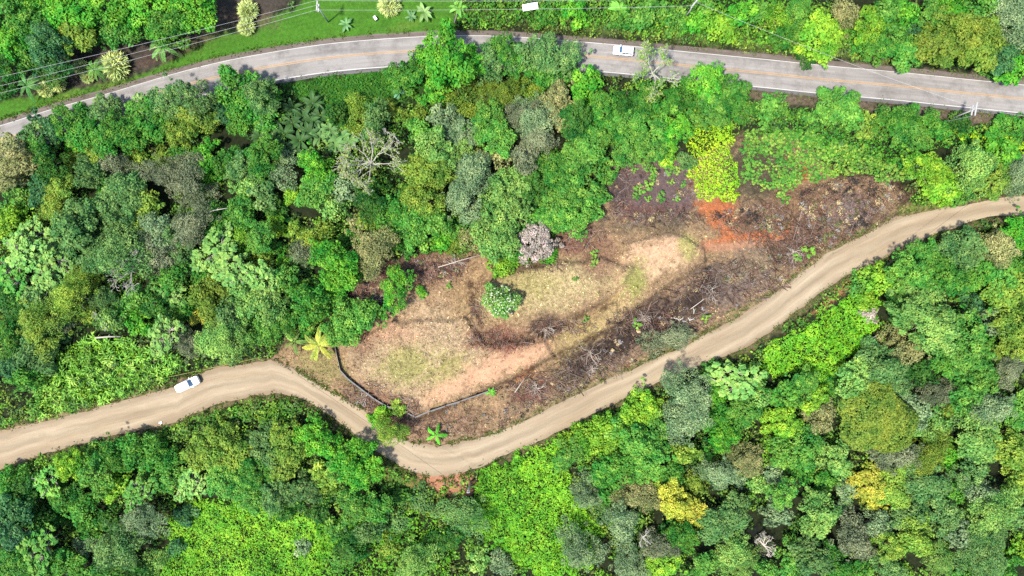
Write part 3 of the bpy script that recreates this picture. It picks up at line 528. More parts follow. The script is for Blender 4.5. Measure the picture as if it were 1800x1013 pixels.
# ------------------------------------------------------------------ the trees, read off the photograph: x y radius type colour
LEAFCOL = {'d': (82, 128, 50), 'g': (108, 162, 62), 'b': (128, 192, 60), 'l': (164, 206, 64), 'o': (148, 168, 66), 'y': (222, 214, 88), 's': (150, 174, 124), 't': (88, 138, 80),
           'w': (160, 198, 104), 'n': (182, 180, 118), 'p': (206, 188, 182), 'k': (150, 158, 120), 'v': (130, 182, 78), 'e': (126, 164, 90), 'm': (164, 190, 78)}
COLNAME = {'d': 'dark green', 'g': 'mid green', 'b': 'bright green', 'l': 'lime green', 'o': 'olive', 'y': 'yellow', 's': 'grey-green', 't': 'blue-green', 'w': 'pale green', 'n': 'tan', 'p': 'pinkish grey',
           'k': 'greyish brown', 'v': 'fresh green', 'e': 'dull green', 'm': 'yellow-green'}
TREES = """
20 12 38 A g;60 48 36 A g;118 18 40 A b;24 76 32 A b;88 84 38 A t;128 52 34 A o;98 112 28 A d;188 22 42 A b;206 52 28 A v;258 18 42 A b;312 44 38 A g;284 40 30 A v;342 14 38 A b;10 112 30 A d;14 150 22 A d;150 30 28 A g;60 8 28 A b;232 40 26 A e;46 100 24 A g;160 62 26 A g;
62 240 24 A e;90 226 24 A t;116 216 28 A g;148 226 30 A g;186 204 28 A e;206 230 30 A g;250 214 32 A g;292 182 30 A e;338 174 34 A e;262 192 24 A e;346 206 32 A o;320 232 28 A m;434 170 38 A g;422 204 28 A g;30 264 26 A n;388 186 26 A t;64 258 24 A g;230 240 28 A g;180 245 28 A g;285 215 26 A g;
460 172 34 A e;456 208 26 A v;590 202 22 A d;627 180 20 F m;630 206 18 F m;622 228 15 F m;662 204 25 A e;656 232 22 A e;684 186 16 A o;716 140 26 A g;702 202 14 A o;736 198 15 A o;736 226 22 A v;785 102 44 A b;770 154 25 A b;746 98 22 A b;822 110 26 A b;872 108 36 A e;884 88 26 A g;722 124 22 A g;692 130 18 A g;
800 156 20 F o;790 172 17 F o;816 190 22 F o;842 160 20 F o;866 146 22 F o;884 172 26 F o;770 182 14 F o;782 206 24 A s;812 232 26 A s;860 212 32 A v;872 240 28 A v;840 194 16 F o;850 178 16 F k;
946 94 34 A e;920 112 26 A g;986 106 30 A e;906 92 20 A g;960 136 24 A g;1000 122 20 A g;1032 140 24 A b;1026 166 22 A b;975 172 28 A n;990 200 24 A n;936 164 18 F o;916 142 16 F o;910 202 26 F k;940 216 34 F s;946 246 28 F k;924 182 16 A o;
1010 214 28 A d;1060 190 28 A g;1100 182 26 A d;1076 220 28 A g;1050 242 26 A v;1112 216 26 A v;1132 182 26 A g;1146 160 22 A g;1166 196 24 A g;1152 236 26 A v;1190 230 26 A b;1190 176 26 A g;1212 152 20 A g;1246 150 30 A b;1278 160 34 A v;1292 190 28 A g;1252 196 26 A v;1230 180 22 A g;1216 214 22 A v;1312 190 22 A g;1040 210 20 A g;1025 260 26 A v;

1366 32 24 F l;1402 20 26 F v;1440 66 32 A l;1470 60 22 A l;1412 72 20 A l;1482 24 24 F n;1502 36 18 F o;1532 44 26 A l;1556 22 24 A v;1592 24 24 A b;1612 46 22 A t;1570 60 24 A g;1546 86 26 A g;1596 92 28 A v;1622 74 20 A g;1690 62 50 A o;1722 80 36 A o;1652 84 30 A o;1640 28 26 A v;1672 18 26 A b;1772 30 40 F s;1732 8 24 A v;1762 96 26 A t;1786 122 24 A b;1744 116 20 A g;1380 66 24 A g;1420 100 18 A d;1520 72 22 A g;
1010 26 24 A b;1130 30 24 A v;1160 20 22 A v;1190 36 22 A v;1222 38 22 A b;1266 48 24 A l;1300 26 24 A b;1332 20 22 A v;962 22 22 A g;1096 34 20 A g;1240 14 20 A v;
1352 190 24 A v;1472 184 26 A v;1492 200 24 A v;1562 214 26 A g;1592 216 26 A g;1602 238 28 A v;1640 222 26 A g;1690 214 20 A d;1764 218 20 A g;1794 222 20 A g;1530 220 20 A m;1446 202 20 A v;
24 284 36 A n;14 318 24 A n;132 256 20 A b;86 288 32 A d;76 324 26 A t;32 340 24 A v;24 380 24 A l;10 398 20 A l;132 282 22 A o;170 274 24 A o;156 302 26 A e;106 326 26 A m;100 360 28 F m;202 290 30 F k;242 278 20 A m;286 276 18 A o;290 302 30 F k;330 318 34 F k;366 346 22 F k;316 270 20 A g;358 282 24 A b;366 314 18 A b;402 286 28 A g;428 292 28 A e;190 326 22 A g;226 336 32 A e;192 360 28 A e;256 356 24 A m;130 392 38 A e;210 392 34 A e;240 384 24 A m;272 406 26 A s;302 412 28 A e;342 396 34 F k;126 426 34 A e;162 440 30 A e;
60 410 26 C w;50 442 34 C w;92 452 30 C w;28 482 30 C g;86 490 34 C w;212 446 44 F e;280 450 32 A k;320 450 26 A e;146 490 26 F m;382 440 34 C w;396 400 32 A g;422 380 28 A v;376 372 22 A g;410 472 32 C w;442 486 22 C w;300 490 24 A g;358 482 22 A g;440 330 24 A w;422 424 24 F l;352 352 20 A g;180 408 22 A e;250 420 22 A e;230 310 20 A g;
460 276 28 A g;498 272 18 A s;500 306 24 F s;490 284 16 A w;554 296 32 A b;556 326 30 A v;536 280 16 A w;512 342 16 A l;462 340 24 A e;480 362 22 A d;586 362 24 A w;484 395 20 A l;456 420 26 A v;476 432 20 A g;520 406 18 A m;556 414 24 F o;530 442 24 F k;530 460 22 F e;590 464 40 A b;598 488 30 A b;460 460 22 A o;497 460 15 A b;466 492 32 C w;502 492 26 A v;540 504 18 A v;600 330 24 A s;
692 372 34 A g;652 362 28 A d;662 336 22 A d;624 398 20 A n;656 440 36 F n;686 406 22 A v;722 396 28 A v;748 306 36 A m;744 350 36 A m;762 270 32 A w;800 274 28 A w;832 306 38 F s;816 346 36 F s;842 278 18 A n;880 266 24 A n;892 318 26 A w;884 350 34 A w;892 390 38 A w;868 420 34 A w;770 392 24 A v;800 406 20 A v;730 426 22 A v;776 422 20 A b;802 434 18 F o;822 420 20 F n;700 424 20 A g;884 468 22 A l;612 420 18 A g;640 390 16 A o;720 350 20 A g;900 440 22 A g;850 380 22 A e;
698 508 32 A b;740 512 9 A b;
922 278 26 A k;950 286 18 A d;912 320 22 A v;930 342 28 A d;980 300 26 A g;1002 320 24 A v;1010 286 26 A v;1042 272 24 A v;1066 302 20 A v;986 326 20 A w;1002 356 30 A v;1042 342 24 A v;976 370 32 A v;1002 388 30 A v;1032 370 24 A v;950 390 24 A g;940 420 30 A p;926 446 20 A p;955 438 20 A p;966 452 14 A b;960 330 20 A g;
1104 262 28 A v;1142 264 26 A v;1172 270 20 A l;1206 282 16 F e;
1626 298 32 A l;1652 322 26 A l;1664 340 24 A l;1702 298 42 F w;1692 342 22 A v;1746 332 26 A m;1782 320 30 F s;1792 288 20 F s;1796 338 26 F s;1812 380 26 A g;1602 290 22 A v;1764 268 24 A b;
1590 466 34 A v;1628 452 28 A v;1690 420 32 A e;1745 434 36 F n;1792 398 28 A b;1722 472 30 A g;1660 484 34 A g;1792 460 28 A g;1762 488 32 A v;1546 488 24 A l;1512 494 20 A v;1690 452 24 F e;1620 490 26 A g;
20 530 30 A d;60 520 24 A e;50 552 26 A d;76 570 38 F m;106 566 22 F k;130 522 36 F m;182 532 28 F e;196 562 24 A w;216 546 24 A g;246 566 24 A b;240 522 24 A v;276 540 24 A d;300 512 24 C w;320 542 22 A g;346 556 15 A y;372 526 34 A o;366 552 16 A t;402 556 26 A e;432 522 28 A w;430 562 20 A g;24 602 30 A g;60 622 34 A e;20 642 24 A t;42 664 24 A g;88 600 22 A e;160 552 22 A o;
290 586 28 C w;335 604 28 F k;388 598 34 F w;440 590 20 A v;410 620 18 F e;
470 532 34 A w;502 562 28 A g;546 532 32 A g;592 532 22 A v;622 560 34 A v;598 580 26 A v;642 546 24 A v;470 580 24 A v;576 512 22 A g;540 572 18 A g;520 530 20 A t;
880 530 30 A w;670 727 15 A l;664 742 14 A b;700 717 14 A m;685 758 27 F m;
1182 592 26 F k;1146 604 20 F k;
1000 752 22 A l;1052 732 24 A l;1082 752 24 A v;1102 718 24 A l;1132 712 26 A l;1156 748 24 A v;1212 694 40 F s;1204 740 38 F s;1290 668 34 C w;1262 692 20 A b;1250 652 20 A v;1272 742 28 A g;1312 722 28 A v;1334 696 24 A w;1330 660 22 A v;
1525 530 22 A l;1530 552 15 A p;1620 530 42 A w;1632 572 48 A w;1692 602 38 A v;1702 632 38 A v;1672 622 32 A g;1704 680 40 A v;1570 592 22 F n;1592 622 24 F n;1616 652 24 A d;1546 642 34 A e;1500 666 34 A w;1572 662 26 A e;1462 682 20 A g;1540 735 60 D o;1412 676 26 A v;1430 700 24 A l;1380 692 24 A g;1376 740 32 A l;1440 726 26 A n;1712 536 22 A t;1752 570 24 A s;1772 522 34 A m;1786 572 38 A m;1782 612 32 A m;1772 650 28 F k;1792 722 26 A v;1746 720 34 F s;1652 690 26 F k;1662 720 20 A o;1612 720 24 A s;1640 746 28 A w;1680 742 20 A e;1720 702 18 A k;1580 540 24 A d;1740 610 20 A g;1490 700 18 A e;
20 842 30 A g;86 846 28 C v;120 802 26 A l;170 790 22 A v;166 832 32 A v;200 802 26 A g;240 790 32 A g;280 802 28 A g;202 852 24 A l;246 866 28 C v;112 870 26 A g;142 892 24 A g;32 882 32 A d;20 922 38 A t;76 912 24 A d;152 926 22 A g;70 962 36 C v;60 1002 28 A g;250 914 32 F s;190 912 22 A d;202 962 40 F e;150 962 22 A s;112 990 26 A g;270 990 22 F w;340 852 26 C w;392 842 30 A v;430 832 28 A v;360 792 28 A m;402 782 34 A m;440 792 24 A o;326 906 22 A t;310 962 16 A t;50 862 22 A g;150 1000 24 A g;300 840 26 A v;260 830 22 A v;20 980 28 A g;210 1008 24 A d;
470 790 34 A e;502 802 34 A m;452 830 28 A g;562 772 36 A b;632 792 32 A b;640 830 30 A b;602 816 26 A v;572 832 24 A m;482 870 26 A e;532 862 28 A e;576 852 22 A m;500 900 20 A d;622 890 28 A v;656 892 28 A v;702 872 18 A d;742 882 22 A e;530 960 18 A s;620 962 26 A d;682 966 20 A m;730 988 34 F w;650 932 24 F e;790 944 26 A d;814 904 34 F e;760 952 20 A d;600 986 22 A v;842 986 20 A w;880 990 22 F s;500 760 28 A m;440 870 26 A v;560 900 22 A d;700 920 20 A e;590 930 22 A v;
1050 772 34 A l;1000 800 28 A v;1122 786 44 A v;1132 816 32 A v;1080 822 34 A g;1070 852 24 A g;1200 796 24 A m;1270 766 26 A b;1236 790 22 A d;1312 808 30 F n;1260 830 30 F s;1300 842 16 A s;1332 850 20 A w;1036 850 22 F s;1030 872 26 F s;1122 866 32 F n;1152 850 18 A m;1184 880 27 A y;1214 898 28 A y;1090 922 30 F s;1020 962 38 F s;1152 962 28 F k;1160 990 26 A l;1106 990 28 F s;1200 942 26 A g;1240 902 18 F s;1262 922 30 A e;1292 900 28 A e;1280 970 32 F w;1306 992 28 F w;1240 990 24 A v;1060 900 20 F e;1180 930 20 A d;1180 830 24 A g;1220 850 22 A o;1345 962 16 F k;
1402 788 36 A v;1470 806 28 A w;1370 782 22 A l;1362 836 20 A s;1376 866 28 A v;1412 830 22 A g;1490 862 22 A s;1530 850 28 A y;1570 860 26 A m;1536 882 18 A y;1576 800 32 F k;1640 790 32 F o;1620 812 28 F o;1666 802 22 A b;1722 770 34 A w;1772 790 34 A m;1702 830 32 A e;1622 840 32 A e;1440 902 32 A w;1366 902 24 A s;1500 946 32 F k;1540 922 24 F s;1562 960 26 A m;1610 942 34 A m;1602 906 30 A e;1652 902 32 A e;1742 902 42 F w;1730 970 44 F e;1692 942 24 A s;1792 970 22 A l;1650 982 26 F w;1560 1000 26 A e;1470 992 28 A g;1430 980 34 A e;1392 982 30 A v;1700 1006 22 A v;1722 870 24 F s;1790 850 30 A m;1790 910 24 A e;1450 850 22 A g;1680 870 22 A g;1510 1000 24 A g;1760 1008 24 A g;1350 1005 24 A v
"""
LAND = [(1097, 89, 'the white car on the paved road'), (328, 676, 'the white vehicle on the dirt road'), (1200, 890, 'the yellow tree'), (940, 430, 'the pinkish grey tree'), (650, 285, 'the big leafless tree'),
        (560, 605, 'the yellow palm'), (725, 728, 'the dark fence corner'), (1255, 290, 'the yellow-green creeper block'), (932, 12, 'the white board'), (1713, 195, 'the roadside pole'), (557, 18, 'the pole on the lawn'),
        (1540, 735, 'the smooth olive dome tree'), (880, 530, 'the white-flecked tree'), (785, 105, 'the big bright tree by the paved road'), (24, 284, 'the tan tree at the left edge'), (220, 478, 'the white forked snag'),
        (1180, 600, 'the pale tree over the dirt road'), (828, 858, 'the white post at the bend'), (430, 945, 'the lower left creeper slope'), (960, 930, 'the lower middle creeper slope'), (1430, 600, 'the lime creeper bank'),
        (202, 115, 'the round yellow shrub'), (1745, 434, 'the tan tree near the road end'), (540, 215, 'the dark banana thicket'), (1695, 65, 'the broad olive tree top right'), (1335, 960, 'the dark gap below'), (590, 465, 'the dense round green tree')]
ORD = ['nearest', 'second nearest', 'third nearest', 'fourth nearest', 'fifth nearest', 'sixth nearest', 'seventh nearest', 'eighth nearest', 'ninth nearest']
def where(x, y, skip=0):
    c = sorted(LAND, key=lambda l: math.hypot(x - l[0], y - l[1])); c = [l for l in c if math.hypot(x - l[0], y - l[1]) > 14]; l = c[skip]
    dx, dy = x - l[0], y - l[1]
    w = ('right of' if dx > 0 else 'left of') if abs(dx) > abs(dy) else ('below' if dy > 0 else 'above')
    return w, l[2], math.hypot(dx, dy)
SPECIAL = {(785, 102): 'largest bright green tree, overhanging the paved road', (1540, 735): 'broad smooth-topped olive tree with a dome-shaped crown', (880, 530): 'lone green tree flecked with white flowers in the clearing',
           (940, 420): 'pinkish grey blossoming tree at the clearing edge, main crown', (1184, 880): 'golden yellow tree, left part of the yellow pair', (1214, 898): 'golden yellow tree, right of the yellow pair',
           (698, 508): 'isolated bright green bushy tree inside the cleared plot', (24, 284): 'large tan-brown leaved tree at the left edge',
           (1745, 434): 'tan and olive tree below the right end of the dirt road', (590, 464): 'dense round bright green tree with an even crown left of the clearing', (1212, 694): 'large grey-green feathery tree below the dirt road, upper of two',
           (1204, 740): 'large grey-green feathery tree below the dirt road, lower of two', (1690, 62): 'broad olive tree above the paved road, top right', (1182, 592): 'pale thin-crowned tree overhanging the middle of the dirt road'}
ITEMS = []
for ent in TREES.replace('\n', '').split(';'):
    if not ent.strip(): continue
    x, y, r, ty, c = ent.split(); ITEMS.append((float(x), float(y), float(r), ty, c))
FORM = {'A': 'clumpy', 'F': 'fine-leaved', 'D': 'dome-crowned', 'C': 'open-branched'}
def size_word(r): return 'large' if r >= 33 else ('mid-sized' if r >= 25 else 'small')
lab = {}
for it in ITEMS:
    x, y, r, ty, c = it; w, l, d = where(x, y); noun = 'tree' if r >= 24 else 'shrub'
    lab.setdefault((c, ty, noun, w, l), []).append((d, it))
LABEL = {}
for (c, ty, noun, w, l), lst in lab.items():
    lst.sort(key=lambda q: q[0])
    for i, (d, it) in enumerate(lst):
        o = f', {ORD[min(i, 8)]}' if len(lst) > 1 else ','
        LABEL[it[:2]] = f'{COLNAME[c]} {FORM[ty]} {noun}{o} {w} {l}'
ROADPX = [tuple(p) for p in ROAD[::3]]
OVER = {(1182, 592), (1146, 604), (685, 758), (670, 727), (664, 742), (700, 717)}
def put_tree(x, y, r, ty, c, i):
    key = (x, y)
    if key not in OVER:
        for _ in range(2):
            f = lambda u, v: float(sdist(np.array([u]), np.array([v]), DIRT_POLY)[0]); d0 = f(x, y)
            if 0 < d0 < r * 1.12:
                gx_, gy_ = f(x + 2, y) - d0, f(x, y + 2) - d0; q_ = math.hypot(gx_, gy_) + 1e-6; mv = min(16, r * 1.12 - d0); x += gx_ / q_ * mv; y += gy_ / q_ * mv
    put_tree_at(x, y, r, ty, c, i, key)
def put_tree_at(x, y, r, ty, c, i, key):
    rm0 = r * PX; tall = .9 + .25 * math.sin(x * 12.9 + y * 7.3); shrub = r < 24
    hc = max(1.0, min(10.0, (.6 + 1.05 * rm0) * tall)) if not shrub else max(.5, .75 * rm0)
    if key in ((698, 508), (880, 530), (1182, 592), (1146, 604)): hc *= .65
    wx, wy, gz = at(x, y, hc); rm = rm0 * (HC - gz - hc) / HC
    szk = 'S' if rm < 3.1 else ('M' if rm < 5.3 else 'L'); k = i % 3
    if ty == 'A': me, R0 = A_[szk, k], SZ[szk]
    elif ty == 'F': me, R0 = F_[szk, k], SZ[szk]
    elif ty == 'D': me, R0 = D_[0], 6.6
    else: me, R0 = C_[k][0], 4.2
    col = np.array(leafc(*LEAFCOL[c])); col = np.clip(lin(LEAFCOL[c]) / K_LEAF, 0, .6) * np.array([1.0, 1.0, .92]) if c in 'sknpet' else col; col = col * (1 + .14 * math.sin(x * 3.1 + y * 1.7)); s = rm / R0 * 1.12
    name = {'A': 'broadleaf_tree', 'F': 'feathery_tree', 'D': 'dome_tree', 'C': 'open_branched_tree'}[ty] if not shrub else 'shrub'  # small tree crowns are drawn low and named as shrubs too
    label = SPECIAL.get(key, LABEL[key]); rz = (x * 1.37 + y * .71) % 6.28; zs = s * (.9 + .3 * ((x * 7 + y * 3) % 10) / 10)
    if shrub:
        o = link(name, me, M_LEAF); o.location = (wx, wy, gz + hc * .55); o.rotation_euler.z = rz; o.scale = (s, s, zs); o.color = (*col, 1)
        o['label'] = label; o['category'] = 'shrub'; o['group'] = 'shrubs among the trees'; return
    t = link(name, None); t.location = (wx, wy, gz - .1); t['label'] = label; t['category'] = 'tree'; t['group'] = 'trees of the hillside forest'
    cr = link('crown', me, M_LEAF, t); cr.location = (0, 0, hc); cr.rotation_euler.z = rz; cr.scale = (s * (1 + .14 * math.sin(x * 5.1 + y)), s * (1 + .14 * math.sin(x + y * 4.3)), zs); cr.rotation_euler.x = .16 * math.sin(x * 2.3 + y * 9.1); cr.rotation_euler.y = .16 * math.sin(x * 7.7 + y * 1.9); cr.color = (*col, 1)
    tk = link('trunk', TRK[i % 4], M_BARK, t); tk.scale = (rm, rm, hc); tk.rotation_euler.z = rz
    if ty == 'C':
        b = link('limbs', CB_[k], M_PALE, t); b.location = (0, 0, hc); b.rotation_euler.z = rz; b.scale = (s, s, zs)
for i, it in enumerate(ITEMS): put_tree(*it, i)

# ------------------------------------------------------------------ understory and creeper slopes (masses nobody could count)
NOVEG = [DIRT_POLY, LAWN, SOIL_TL, SLOPE, VERGE_R, CLEAR]
CREEPERS = [[(1205, 222), (1282, 218), (1300, 345), (1228, 352)], [(300, 890), (380, 868), (470, 880), (560, 905), (600, 940), (560, 1030), (280, 1030)], [(838, 832), (970, 776), (1000, 800), (1010, 860), (1060, 930), (1050, 990), (960, 1025), (850, 940), (790, 925)],
            [(1330, 628), (1400, 574), (1530, 490), (1545, 530), (1530, 600), (1475, 650), (1440, 690), (1330, 660)], [(1670, 230), (1740, 232), (1800, 250), (1830, 285), (1700, 252)], [(1305, 935), (1340, 935), (1345, 1005), (1310, 1010)], [(1478, 892), (1532, 888), (1518, 920), (1486, 920)], [(560, 905), (760, 900), (800, 960), (780, 1030), (560, 1030)]]
def veg_ok(px, py, pad=6):
    ok = dist_line(px, py, ROADPX) > 40
    for p in CREEPERS: ok &= ~inpoly(px, py, p)
    for p in NOVEG: ok &= sdist(px, py, p) > (pad if p is not DIRT_POLY else pad + 5)
    return ok
def mounds(cx, cy, cz, rad, hgt, per, L, cols, g):
    V = []; C = []; Q = []
    n = len(cx); d = g.normal(size=(n, per, 3)); d /= np.linalg.norm(d, axis=2, keepdims=True); d[..., 2] = np.abs(d[..., 2])
    P = np.stack([cx, cy, cz], 1)[:, None] + d * g.uniform(.6, 1.05, (n, per, 1)) * np.stack([rad, rad, hgt], 1)[:, None]
    N = d * .7 + np.array([0, 0, .6]) + g.normal(size=(n, per, 3)) * .45
    V = leaves(P.reshape(-1, 3), N.reshape(-1, 3), np.repeat(L, per) * g.uniform(.6, 1.35, n * per), gen=g)
    return V, np.repeat(cols, per, 0), g.uniform(size=n * per)
g = np.random.default_rng(31)
ux = g.uniform(-260, 2060, 60000); uy = g.uniform(-180, 1190, 60000)
cell = {}; keep = []
for i in range(len(ux)):                       # thin out to an even, random spread
    k = (int(ux[i] // 12), int(uy[i] // 12))
    if k not in cell: cell[k] = 1; keep.append(i)
ux, uy = ux[keep], uy[keep]; m = veg_ok(ux, uy, 4) & ((fbm(ux / 46, uy / 46, 23, 3) > .43) | (dist_line(ux, uy, DC[::4]) < 75) | (dist_line(ux, uy, ROADPX) < 90)); ux, uy = ux[m], uy[m]
outside = (ux < -40) | (ux > 1840) | (uy < -40) | (uy > 1053)
X, Y, Z = at_arr(ux, uy)
rad = np.where(outside, g.uniform(1.8, 3.2, len(ux)), g.uniform(.9, 1.7, len(ux))); hg = np.where(outside, g.uniform(3, 7, len(ux)), g.uniform(.6, 3.4, len(ux)) * (.5 + fbm(ux / 30, uy / 30, 91)))
pal = np.array([leafc(*c) for c in ((84, 122, 48), (104, 148, 54), (124, 166, 58), (94, 130, 64), (138, 164, 62), (116, 132, 70), (134, 180, 60))])
nz = fbm(ux / 70, uy / 70, 77); ci = np.clip((nz * 1.6 - .3 + g.uniform(-.25, .25, len(ux))) * 7, 0, 6).astype(int)
cols = pal[ci] * g.uniform(.85, 1.35, (len(ux), 1))
V, Cc, rr = mounds(X, Y, Z, rad, hg, 26, np.full(len(X), .55), cols, g)
link('understory', mesh_quads('understory', V, rr, Cc), M_LEAFC, kind='stuff', label='low green undergrowth filling the gaps between the trees', category='undergrowth')
def cover(name, label, cat, poly, cs, per_m2, L, lump=1.2, lift=.25, seed=1, wave=3.0, jitter=.35, edge=8):
    """a continuous blanket of leaves over lumpy ground"""
    g = np.random.default_rng(seed); xs = [p[0] for p in poly]; ys = [p[1] for p in poly]
    area = (max(xs) - min(xs)) * (max(ys) - min(ys)) * PX * PX; n = int(area * per_m2)
    px = g.uniform(min(xs) - edge, max(xs) + edge, n); py = g.uniform(min(ys) - edge, max(ys) + edge, n)
    d = sdist(px, py, poly) + (fbm(px / 14, py / 14, seed) - .5) * 2.4 * edge; k = d < 0; px, py, d = px[k], py[k], d[k]
    x, y, z = at_arr(px, py); h = lift + lump * fbm(x / wave, y / wave, seed + 5, 3) * sstep(0, -10, d)
    e = .15; hx = lump * (fbm((x + e) / wave, y / wave, seed + 5, 3) - fbm(x / wave, y / wave, seed + 5, 3)) / e; hy = lump * (fbm(x / wave, (y + e) / wave, seed + 5, 3) - fbm(x / wave, y / wave, seed + 5, 3)) / e
    N = np.stack([-hx, -hy, np.ones(len(x))], 1) + g.normal(size=(len(x), 3)) * jitter
    P = np.stack([x, y, z + h + g.uniform(-.12, .12, len(x))], 1)
    cc = np.array([leafc(*c) for c in cs]); t = np.clip(fbm(x / 6, y / 6, seed + 9, 3) * 1.8 - .4 + g.uniform(-.2, .2, len(x)), 0, .999) * (len(cs) - 1)
    i0 = t.astype(int); f = (t - i0)[:, None]; col = cc[i0] * (1 - f) + cc[i0 + 1] * f
    link(name, mesh_quads(name, leaves(P, N, L * g.lognormal(-.12, .4, len(x)) * (.7 + .6 * fbm(x / 3.5, y / 3.5, seed + 21)), gen=g), np.clip(g.uniform(size=len(x)) * .7 + .5 * (fbm(x / 1.3, y / 1.3, seed + 31) - .2), 0, 1), col), M_LEAFC, kind='stuff', label=label, category=cat)
LIME = [(124, 184, 40), (146, 206, 48), (162, 216, 54)]; YLIME = [(186, 222, 40), (204, 232, 52), (158, 210, 46)]
cover('creeper', 'yellow-green creeper block spilling down the slope above the orange soil', 'creeper', [(1205, 222), (1282, 218), (1288, 262), (1300, 345), (1285, 356), (1262, 348), (1228, 352), (1216, 320), (1206, 270)], YLIME, 36, .36, 1.6, .3, 301, 1.8, .34, 11)
cover('creeper', 'lime creeper carpet on the lower left slope', 'creeper', [(300, 890), (380, 868), (470, 880), (560, 905), (600, 940), (560, 1030), (280, 1030), (300, 950)], LIME, 40, .34, 1.9, .3, 302, 2.2, .26, 14)
cover('creeper', 'lime creeper carpet on the lower middle slope below the road bend', 'creeper', [(838, 832), (900, 806), (970, 776), (1000, 800), (1010, 860), (1060, 930), (1050, 990), (960, 1025), (900, 985), (850, 940), (790, 925), (780, 900), (830, 880)], LIME, 40, .34, 1.9, .3, 303, 2.2, .26, 14)
cover('creeper', 'lime creeper bank below the right half of the dirt road', 'creeper', [(1330, 628), (1400, 574), (1470, 528), (1530, 490), (1545, 530), (1530, 600), (1475, 650), (1440, 690), (1390, 660), (1330, 660)], LIME, 40, .34, 1.8, .3, 304, 2.2, .26, 14)
cover('creeper', 'bright lime creeper strip below the paved road at the right edge', 'creeper', [(1670, 230), (1740, 232), (1800, 250), (1830, 285), (1760, 272), (1700, 252)], YLIME, 13, .45, 1.6, .4, 305)
cover('creeper', 'lime shrubby cover beside the dirt road under the grass bank', 'creeper', [(1000, 752), (1060, 728), (1120, 702), (1160, 700), (1150, 730), (1080, 760), (1000, 775), (930, 800), (900, 808), (960, 775)], LIME, 13, .45, 1.8, .3, 306)
cover('creeper', 'green creeper slope between the trees, bottom left of centre', 'creeper', [(560, 905), (650, 900), (760, 900), (800, 960), (780, 1030), (560, 1030)], [(88, 140, 36), (116, 172, 40), (140, 196, 44)], 11, .45, 2.4, .3, 307)
cover('creeper', 'lime weedy cover under the cane left of the white vehicle', 'creeper', [(60, 660), (130, 606), (200, 596), (270, 620), (300, 650), (290, 668), (210, 694), (120, 718), (60, 725)], [(96, 146, 40), (128, 184, 44), (156, 204, 50)], 14, .45, 1.4, .2, 320, 1.8)
cover('tall_grass', 'deep green weedy slope below the paved road, left of the big bright tree', 'grass', SLOPE, [(62, 112, 32), (82, 142, 38), (74, 128, 36)], 16, .38, .7, .1, 308, 1.5)
cover('roadside_weeds', 'mixed green weeds on the bank above the paved road', 'weeds', [(800, 0), (1100, -10), (1400, 0), (1560, 40), (1600, 105), (1500, 92), (1350, 78), (1150, 58), (1000, 44), (800, 48)], [(84, 140, 40), (104, 164, 44), (124, 178, 52), (92, 150, 44)], 12, .45, 2.0, .15, 309, 2.5)
cover('roadside_weeds', 'olive grassy verge on the upper edge of the paved road', 'weeds', [(860, 42), (1000, 46), (1150, 60), (1350, 82), (1500, 98), (1620, 114), (1500, 104), (1350, 92), (1150, 71), (1000, 58), (860, 54)], [(104, 124, 52), (128, 140, 62), (96, 132, 50)], 14, .34, .4, .02, 310, 1.5)
cover('roadside_weeds', 'green leafy weeds on the slope below the paved road, right part', 'weeds', [(1300, 180), (1400, 190), (1500, 200), (1600, 214), (1700, 222), (1800, 234), (1800, 262), (1680, 262), (1600, 268), (1560, 300), (1500, 290), (1430, 262), (1330, 240)], [(72, 120, 44), (100, 164, 52), (120, 182, 60)], 11, .5, 1.3, .1, 311, 1.8)
cover('roadside_weeds', 'patchy green weeds over the burnt slope right of the creeper block', 'weeds', [(1305, 232), (1400, 225), (1500, 255), (1590, 290), (1596, 316), (1500, 300), (1430, 308), (1340, 300), (1310, 280)], [(84, 128, 50), (108, 160, 56), (128, 176, 64)], 7, .48, .9, .05, 316, 1.6)
cover('roadside_weeds', 'bright weeds where the dirt road meets the shrubs, right side', 'weeds', [(1602, 350), (1630, 330), (1700, 345), (1760, 342), (1690, 358), (1620, 368), (1590, 376)], [(112, 168, 46), (140, 186, 58), (104, 150, 50)], 14, .36, .5, .05, 312)
cover('roadside_weeds', 'green weeds along the lower edge of the dirt road, left part', 'weeds', [(0, 828), (60, 804), (130, 790), (230, 768), (310, 748), (380, 720), (440, 704), (500, 700), (540, 712), (520, 740), (400, 745), (300, 775), (200, 800), (60, 830), (0, 850)], [(88, 138, 40), (120, 170, 50), (134, 176, 56)], 13, .42, 1.2, .05, 313)
cover('roadside_weeds', 'grassy weeds below the road bend', 'weeds', [(668, 816), (705, 846), (752, 872), (798, 886), (830, 882), (825, 900), (760, 910), (700, 890), (670, 850)], [(118, 140, 54), (104, 150, 46), (146, 154, 76)], 12, .4, .8, .05, 314)
cover('roadside_weeds', 'lime weeds along the dirt road left of the white vehicle', 'weeds', [(0, 735), (60, 715), (120, 700), (200, 680), (230, 690), (205, 704), (100, 733), (0, 752)], [(120, 170, 48), (150, 196, 52), (104, 150, 50)], 13, .42, .8, .05, 315)
